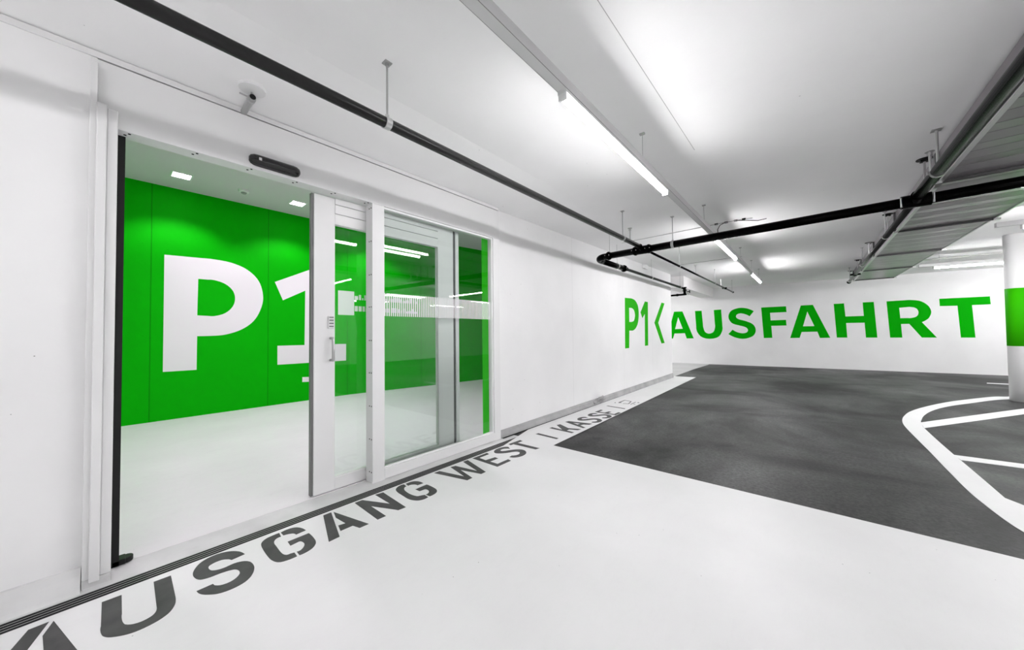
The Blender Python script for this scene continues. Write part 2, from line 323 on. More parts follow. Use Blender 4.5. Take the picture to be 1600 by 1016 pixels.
# outlines of the painted letters and markings, in metres on their wall or floor
G = {
 'far': [[[[-4.1912,14.9447,2.0692],[-3.8819,14.9707,2.0687],[-3.4961,15.0032,0.9889],[-3.7503,14.9818,0.9844],[-3.8104,14.9768,1.194],[-4.188,14.945,1.1837],[-4.2505,14.9397,0.9797],[-4.4789,14.9205,0.975]],[[-4.0422,14.9573,1.8411],[-3.8838,14.9706,1.3738],[-4.1635,14.9471,1.3647]]],[[[-3.4347,15.0083,2.0659],[-3.2021,15.0279,2.0638],[-3.1676,15.0308,1.5142],[-3.167,15.0309,1.4877],[-3.165,15.031,1.4613],[-3.1617,15.0313,1.4351],[-3.1571,15.0317,1.4091],[-3.1512,15.0322,1.3836],[-3.1432,15.0329,1.351],[-3.1348,15.0336,1.318],[-3.1248,15.0344,1.2861],[-3.1115,15.0355,1.2566],[-3.0935,15.037,1.2311],[-3.0715,15.0389,1.2107],[-3.0463,15.041,1.1943],[-3.0192,15.0433,1.1825],[-2.991,15.0457,1.1755],[-2.9627,15.048,1.1739],[-2.9321,15.0506,1.1775],[-2.9016,15.0532,1.1861],[-2.8724,15.0556,1.1996],[-2.8459,15.0579,1.2179],[-2.8233,15.0598,1.2411],[-2.8044,15.0613,1.2718],[-2.7911,15.0625,1.3065],[-2.7817,15.0633,1.3437],[-2.7745,15.0639,1.382],[-2.7678,15.0644,1.4197],[-2.7647,15.0647,1.4408],[-2.7634,15.0648,1.4623],[-2.7637,15.0648,1.4839],[-2.7657,15.0646,1.5054],[-2.7692,15.0643,1.5264],[-2.7946,15.0622,2.0747],[-2.5526,15.0825,2.08],[-2.523,15.085,1.4361],[-2.5199,15.0853,1.4023],[-2.5197,15.0853,1.3679],[-2.5225,15.085,1.3336],[-2.5284,15.0846,1.3],[-2.5374,15.0838,1.2675],[-2.5534,15.0824,1.2205],[-2.5712,15.0809,1.1733],[-2.5924,15.0792,1.1286],[-2.6185,15.077,1.0889],[-2.6508,15.0743,1.0569],[-2.7011,15.07,1.0251],[-2.7555,15.0655,1.0018],[-2.8125,15.0607,0.9859],[-2.871,15.0557,0.9763],[-2.9295,15.0508,0.9718],[-2.9872,15.046,0.9723],[-3.0453,15.0411,0.9785],[-3.1028,15.0362,0.9909],[-3.1587,15.0316,1.0102],[-3.2119,15.0271,1.0368],[-3.2514,15.0238,1.0653],[-3.2869,15.0208,1.101],[-3.3184,15.0181,1.1421],[-3.3461,15.0158,1.187],[-3.3699,15.0138,1.234],[-3.3858,15.0125,1.275],[-3.3972,15.0115,1.3184],[-3.404,15.0109,1.3633],[-3.4063,15.0107,1.4087],[-3.4043,15.0109,1.4538]]],[[[-1.5446,15.1673,1.97],[-1.6749,15.1563,1.7889],[-1.6966,15.1545,1.8066],[-1.7191,15.1526,1.8229],[-1.7424,15.1506,1.8377],[-1.7664,15.1486,1.851],[-1.7909,15.1466,1.8627],[-1.8204,15.1441,1.8754],[-1.8504,15.1416,1.8872],[-1.8809,15.139,1.8969],[-1.9118,15.1364,1.9035],[-1.9431,15.1338,1.9059],[-1.9688,15.1316,1.9043],[-1.9945,15.1294,1.8994],[-2.0197,15.1273,1.8908],[-2.0433,15.1253,1.8782],[-2.0647,15.1235,1.8614],[-2.0755,15.1226,1.8473],[-2.0834,15.122,1.8294],[-2.0878,15.1216,1.8095],[-2.0882,15.1216,1.7894],[-2.084,15.1219,1.771],[-2.0725,15.1229,1.7498],[-2.057,15.1242,1.732],[-2.0387,15.1257,1.717],[-2.0191,15.1274,1.7045],[-1.9992,15.129,1.6937],[-1.9592,15.1324,1.6762],[-1.9182,15.1359,1.6626],[-1.8769,15.1393,1.6506],[-1.836,15.1428,1.6377],[-1.7962,15.1461,1.6217],[-1.7508,15.1499,1.6015],[-1.7052,15.1538,1.5814],[-1.6609,15.1575,1.5589],[-1.6192,15.161,1.532],[-1.5815,15.1642,1.4982],[-1.5572,15.1662,1.4669],[-1.5368,15.1679,1.4308],[-1.5208,15.1693,1.3913],[-1.5096,15.1702,1.3496],[-1.5034,15.1707,1.307],[-1.5032,15.1708,1.2683],[-1.5085,15.1703,1.2295],[-1.5185,15.1695,1.1914],[-1.5327,15.1683,1.1553],[-1.5502,15.1668,1.1222],[-1.57,15.1651,1.0956],[-1.5934,15.1632,1.0733],[-1.6194,15.161,1.0545],[-1.647,15.1587,1.0388],[-1.6751,15.1563,1.0256],[-1.7176,15.1527,1.0085],[-1.7611,15.1491,0.9939],[-1.8054,15.1453,0.9826],[-1.8501,15.1416,0.9754],[-1.8952,15.1378,0.9727],[-1.9437,15.1337,0.9753],[-1.9921,15.1296,0.9827],[-2.0402,15.1256,0.9941],[-2.0879,15.1216,1.0089],[-2.1349,15.1176,1.0264],[-2.1785,15.114,1.0455],[-2.2213,15.1104,1.0678],[-2.2632,15.1069,1.0931],[-2.3038,15.1034,1.1213],[-2.343,15.1001,1.1521],[-2.2055,15.1117,1.3133],[-2.1785,15.114,1.2907],[-2.1505,15.1163,1.27],[-2.1215,15.1188,1.2512],[-2.0917,15.1213,1.2347],[-2.0613,15.1238,1.2203],[-2.028,15.1266,1.2069],[-1.9942,15.1295,1.1954],[-1.9599,15.1324,1.1863],[-1.9254,15.1353,1.1802],[-1.8907,15.1382,1.1775],[-1.8659,15.1403,1.1783],[-1.8409,15.1424,1.1819],[-1.8165,15.1444,1.1888],[-1.7931,15.1464,1.1991],[-1.7714,15.1482,1.2132],[-1.7588,15.1493,1.2257],[-1.7479,15.1502,1.2417],[-1.7399,15.1508,1.26],[-1.7356,15.1512,1.2792],[-1.736,15.1512,1.2983],[-1.7424,15.1506,1.3218],[-1.7531,15.1497,1.3436],[-1.7671,15.1486,1.3631],[-1.7834,15.1472,1.3798],[-1.8012,15.1457,1.3931],[-1.8396,15.1425,1.4134],[-1.8798,15.1391,1.4287],[-1.9211,15.1356,1.4413],[-1.9628,15.1321,1.4533],[-2.0042,15.1286,1.467],[-2.0439,15.1253,1.48],[-2.0843,15.1219,1.4916],[-2.1245,15.1185,1.5042],[-2.1636,15.1152,1.5202],[-2.2006,15.1121,1.542],[-2.2262,15.11,1.5635],[-2.2496,15.108,1.589],[-2.2704,15.1062,1.6179],[-2.2884,15.1047,1.6494],[-2.3032,15.1035,1.6826],[-2.3138,15.1026,1.7145],[-2.3213,15.102,1.7481],[-2.3252,15.1016,1.7826],[-2.3252,15.1016,1.8171],[-2.3209,15.102,1.8507],[-2.3113,15.1028,1.888],[-2.2979,15.1039,1.9243],[-2.2808,15.1054,1.9582],[-2.2602,15.1071,1.9886],[-2.236,15.1091,2.0144],[-2.201,15.1121,2.0407],[-2.1631,15.1153,2.0612],[-2.1233,15.1186,2.0771],[-2.0827,15.122,2.0898],[-2.0422,15.1254,2.1005],[-2.0081,15.1283,2.1074],[-1.9737,15.1312,2.1112],[-1.9391,15.1341,2.1124],[-1.9046,15.137,2.1112],[-1.8703,15.1399,2.1082],[-1.8359,15.1428,2.1032],[-1.8018,15.1456,2.096],[-1.7681,15.1485,2.0868],[-1.7349,15.1513,2.0757],[-1.7023,15.154,2.0628],[-1.6693,15.1568,2.0477],[-1.637,15.1595,2.0308],[-1.6053,15.1622,2.0121],[-1.5745,15.1648,1.9918]]],[[[-1.3293,15.1854,2.0922],[-0.6341,15.2438,2.0984],[-0.6236,15.2447,1.8966],[-1.078,15.2065,1.8892],[-1.0683,15.2073,1.6241],[-0.6449,15.2429,1.6305],[-0.6343,15.2438,1.4331],[-1.0537,15.2085,1.4304],[-1.035,15.2101,1.0089],[-1.2764,15.1898,1.0011]]],[[[-0.2421,15.2768,2.1036],[0.0677,15.3028,2.1087],[0.4694,15.3366,1.0113],[0.2177,15.3155,1.0042],[0.1587,15.3105,1.2118],[-0.2397,15.277,1.205],[-0.2967,15.2722,1.0083],[-0.548,15.2511,1.0008]],[[-0.0797,15.2904,1.8874],[0.0876,15.3045,1.3988],[-0.2005,15.2803,1.3972]]],[[[0.578,15.3457,2.1088],[0.8214,15.3662,2.1126],[0.845,15.3682,1.6913],[1.2621,15.4033,1.6933],[1.2451,15.4018,2.1191],[1.4912,15.4225,2.1179],[1.5412,15.4267,1.0137],[1.2925,15.4058,1.014],[1.2742,15.4043,1.4792],[0.8555,15.3691,1.4795],[0.8727,15.3705,1.0145],[0.6264,15.3498,1.0148]]],[[[1.7616,15.4453,2.1182],[2.1402,15.4771,2.1279],[2.1673,15.4794,2.1304],[2.1943,15.4816,2.1314],[2.2212,15.4839,2.131],[2.248,15.4862,2.1291],[2.2747,15.4884,2.1258],[2.3104,15.4914,2.1207],[2.3462,15.4944,2.1152],[2.3815,15.4974,2.1079],[2.4161,15.5003,2.0971],[2.4497,15.5031,2.0816],[2.48,15.5057,2.0628],[2.5094,15.5081,2.0405],[2.5373,15.5105,2.0148],[2.5633,15.5127,1.9854],[2.5869,15.5147,1.9523],[2.6049,15.5162,1.9209],[2.6208,15.5175,1.8865],[2.6339,15.5186,1.8494],[2.6433,15.5194,1.8105],[2.6484,15.5198,1.7703],[2.6478,15.5198,1.7353],[2.6423,15.5193,1.7008],[2.6333,15.5186,1.6671],[2.622,15.5176,1.6344],[2.61,15.5166,1.603],[2.6015,15.5159,1.5851],[2.5912,15.515,1.5692],[2.5796,15.514,1.555],[2.5672,15.513,1.5421],[2.5546,15.5119,1.53],[2.5371,15.5105,1.5143],[2.519,15.5089,1.4999],[2.5004,15.5074,1.4867],[2.4815,15.5058,1.4747],[2.4622,15.5042,1.4641],[2.7367,15.5273,1.0123],[2.4507,15.5032,1.0126],[2.2122,15.4832,1.4211],[2.0452,15.4691,1.4185],[2.0623,15.4705,1.0131],[1.8114,15.4494,1.0134]],[[2.021,15.4671,1.9066],[2.2025,15.4823,1.9205],[2.2137,15.4833,1.922],[2.2249,15.4842,1.9224],[2.2361,15.4852,1.9218],[2.2473,15.4861,1.9202],[2.2583,15.487,1.9176],[2.2788,15.4888,1.9123],[2.2996,15.4905,1.9072],[2.3199,15.4922,1.9006],[2.3392,15.4938,1.8907],[2.3568,15.4953,1.876],[2.3705,15.4965,1.859],[2.3825,15.4975,1.8386],[2.3922,15.4983,1.8156],[2.399,15.4989,1.7908],[2.4023,15.4991,1.7651],[2.4018,15.4991,1.7386],[2.3979,15.4988,1.7119],[2.3909,15.4982,1.6864],[2.381,15.4973,1.6635],[2.3685,15.4963,1.6446],[2.3498,15.4947,1.6271],[2.3289,15.493,1.6153],[2.3066,15.4911,1.6073],[2.2838,15.4892,1.6014],[2.2612,15.4873,1.5956],[2.248,15.4862,1.5925],[2.2345,15.485,1.5909],[2.221,15.4839,1.5907],[2.2076,15.4828,1.592],[2.1942,15.4816,1.5946],[2.036,15.4683,1.5967]]],[[[2.8074,15.5332,2.1266],[3.7044,15.6086,2.1333],[3.7136,15.6094,1.9164],[3.3928,15.5824,1.9101],[3.4292,15.5855,1.0114],[3.1743,15.564,1.0117],[3.1357,15.5608,1.9088],[2.8123,15.5336,1.9139]]]],
 'p1': [[[[-2.92,6.9983,1.9828],[-2.92,7.2723,1.9903],[-2.92,7.2953,1.9919],[-2.92,7.3185,1.9927],[-2.92,7.3415,1.9928],[-2.92,7.3642,1.9922],[-2.92,7.3862,1.9907],[-2.92,7.4193,1.9876],[-2.92,7.4525,1.9841],[-2.92,7.4845,1.9796],[-2.92,7.5144,1.9738],[-2.92,7.5411,1.9662],[-2.92,7.575,1.9528],[-2.92,7.6057,1.9379],[-2.92,7.633,1.9218],[-2.92,7.657,1.9048],[-2.92,7.6776,1.8869],[-2.92,7.6972,1.8655],[-2.92,7.7126,1.8433],[-2.92,7.7246,1.8204],[-2.92,7.734,1.7972],[-2.92,7.7415,1.7738],[-2.92,7.7473,1.7493],[-2.92,7.7503,1.7246],[-2.92,7.7511,1.6997],[-2.92,7.7501,1.6747],[-2.92,7.7475,1.6497],[-2.92,7.7436,1.6183],[-2.92,7.7386,1.587],[-2.92,7.7316,1.5557],[-2.92,7.7213,1.5245],[-2.92,7.7067,1.4935],[-2.92,7.6907,1.4677],[-2.92,7.6717,1.4421],[-2.92,7.649,1.4169],[-2.92,7.6223,1.3926],[-2.92,7.591,1.3692],[-2.92,7.5655,1.354],[-2.92,7.5358,1.34],[-2.92,7.5028,1.3271],[-2.92,7.4673,1.3154],[-2.92,7.4301,1.3051],[-2.92,7.409,1.3008],[-2.92,7.386,1.298],[-2.92,7.362,1.2966],[-2.92,7.3379,1.2965],[-2.92,7.3147,1.2977],[-2.92,7.2023,1.2979],[-2.92,7.1776,0.9306],[-2.92,6.9682,0.9273]],[[-2.92,7.2103,1.7838],[-2.92,7.3002,1.7867],[-2.92,7.3162,1.7871],[-2.92,7.3321,1.7868],[-2.92,7.3477,1.7858],[-2.92,7.3625,1.784],[-2.92,7.3761,1.7813],[-2.92,7.3982,1.7758],[-2.92,7.4195,1.7697],[-2.92,7.4393,1.7628],[-2.92,7.4567,1.7551],[-2.92,7.4712,1.7465],[-2.92,7.4878,1.7329],[-2.92,7.5013,1.7185],[-2.92,7.512,1.7036],[-2.92,7.5203,1.6883],[-2.92,7.5265,1.6728],[-2.92,7.5304,1.6578],[-2.92,7.5319,1.6426],[-2.92,7.5311,1.6273],[-2.92,7.528,1.6119],[-2.92,7.5228,1.5966],[-2.92,7.5154,1.5791],[-2.92,7.5069,1.5616],[-2.92,7.4957,1.5442],[-2.92,7.4805,1.5275],[-2.92,7.4597,1.5118],[-2.92,7.4434,1.5044],[-2.92,7.4226,1.4988],[-2.92,7.399,1.4944],[-2.92,7.3744,1.4907],[-2.92,7.3504,1.4872],[-2.92,7.3378,1.4856],[-2.92,7.3248,1.4845],[-2.92,7.3117,1.484],[-2.92,7.2986,1.484],[-2.92,7.2858,1.4846],[-2.92,7.211,1.4832]]],[[[-2.92,8.151,1.9784],[-2.92,8.3412,1.9738],[-2.92,8.3068,0.9482],[-2.92,8.099,0.9424],[-2.92,8.1262,1.6863],[-2.92,7.9676,1.5823],[-2.92,7.8593,1.7115]]],[[[-2.92,9.3422,2.0223],[-2.92,9.5773,2.0125],[-2.92,9.0509,1.4913],[-2.92,9.5258,0.9709],[-2.92,9.2745,0.9638],[-2.92,8.7694,1.4903]]]],
 'lobby': [[[[-7.45,0.5396,2.5258],[-7.45,0.9781,2.5397],[-7.45,1.0065,2.5421],[-7.45,1.035,2.5437],[-7.45,1.0637,2.5444],[-7.45,1.0926,2.5442],[-7.45,1.1215,2.5431],[-7.45,1.1661,2.5409],[-7.45,1.2111,2.5383],[-7.45,1.2566,2.5344],[-7.45,1.3021,2.5283],[-7.45,1.3476,2.519],[-7.45,1.3923,2.5072],[-7.45,1.4372,2.4933],[-7.45,1.4818,2.4764],[-7.45,1.5253,2.4556],[-7.45,1.5673,2.4298],[-7.45,1.6055,2.4011],[-7.45,1.6423,2.3684],[-7.45,1.6769,2.3317],[-7.45,1.7083,2.2908],[-7.45,1.7355,2.2455],[-7.45,1.7572,2.1975],[-7.45,1.7742,2.1459],[-7.45,1.7869,2.0917],[-7.45,1.7959,2.036],[-7.45,1.8014,1.9797],[-7.45,1.8023,1.935],[-7.45,1.799,1.8899],[-7.45,1.7921,1.845],[-7.45,1.7823,1.8008],[-7.45,1.7702,1.7579],[-7.45,1.7543,1.7099],[-7.45,1.7361,1.6631],[-7.45,1.7154,1.6181],[-7.45,1.6919,1.5757],[-7.45,1.6655,1.5365],[-7.45,1.6347,1.4991],[-7.45,1.6014,1.4653],[-7.45,1.5662,1.435],[-7.45,1.5298,1.4079],[-7.45,1.4927,1.3838],[-7.45,1.4508,1.3608],[-7.45,1.4081,1.3415],[-7.45,1.3651,1.3253],[-7.45,1.322,1.3113],[-7.45,1.2792,1.2989],[-7.45,1.2494,1.2921],[-7.45,1.2196,1.2877],[-7.45,1.1898,1.2849],[-7.45,1.1602,1.283],[-7.45,1.1308,1.2814],[-7.45,1.0881,1.2792],[-7.45,1.0459,1.2777],[-7.45,1.0041,1.2768],[-7.45,0.9628,1.2766],[-7.45,0.9219,1.2771],[-7.45,0.9194,0.7391],[-7.45,0.539,0.7395]],[[-7.45,0.9284,2.1989],[-7.45,1.0517,2.1985],[-7.45,1.0698,2.201],[-7.45,1.088,2.202],[-7.45,1.1062,2.2017],[-7.45,1.1244,2.1999],[-7.45,1.1424,2.1965],[-7.45,1.1691,2.1901],[-7.45,1.1958,2.1826],[-7.45,1.2223,2.1734],[-7.45,1.2483,2.1619],[-7.45,1.2734,2.1475],[-7.45,1.2952,2.132],[-7.45,1.3163,2.1142],[-7.45,1.3361,2.0941],[-7.45,1.3542,2.0715],[-7.45,1.3701,2.0464],[-7.45,1.3814,2.0227],[-7.45,1.3903,1.997],[-7.45,1.3967,1.9698],[-7.45,1.4007,1.9417],[-7.45,1.4022,1.9133],[-7.45,1.4011,1.8848],[-7.45,1.3975,1.8562],[-7.45,1.3913,1.8282],[-7.45,1.3828,1.8013],[-7.45,1.3719,1.7761],[-7.45,1.3564,1.7487],[-7.45,1.3388,1.7235],[-7.45,1.3194,1.7005],[-7.45,1.2985,1.68],[-7.45,1.2767,1.662],[-7.45,1.2519,1.6459],[-7.45,1.2261,1.6331],[-7.45,1.1998,1.6228],[-7.45,1.1732,1.6144],[-7.45,1.1467,1.6072],[-7.45,1.1286,1.6033],[-7.45,1.1103,1.6012],[-7.45,1.0921,1.6007],[-7.45,1.074,1.6018],[-7.45,1.0562,1.6044],[-7.45,0.921,1.6095]]],[[[-7.45,1.9816,2.2585],[-7.45,2.603,2.5809],[-7.45,2.8087,2.5792],[-7.45,2.7982,1.0871],[-7.45,3.2745,1.0814],[-7.45,3.2717,0.7322],[-7.45,2.0294,0.7354],[-7.45,2.0278,1.0847],[-7.45,2.4788,1.0832],[-7.45,2.4882,2.1428],[-7.45,2.1117,1.9298]]]],
 'dash': [[[[-7.45,2.443,0.4658],[-7.45,2.8539,0.441],[-7.45,2.8541,0.3484],[-7.45,2.4408,0.372]]]],
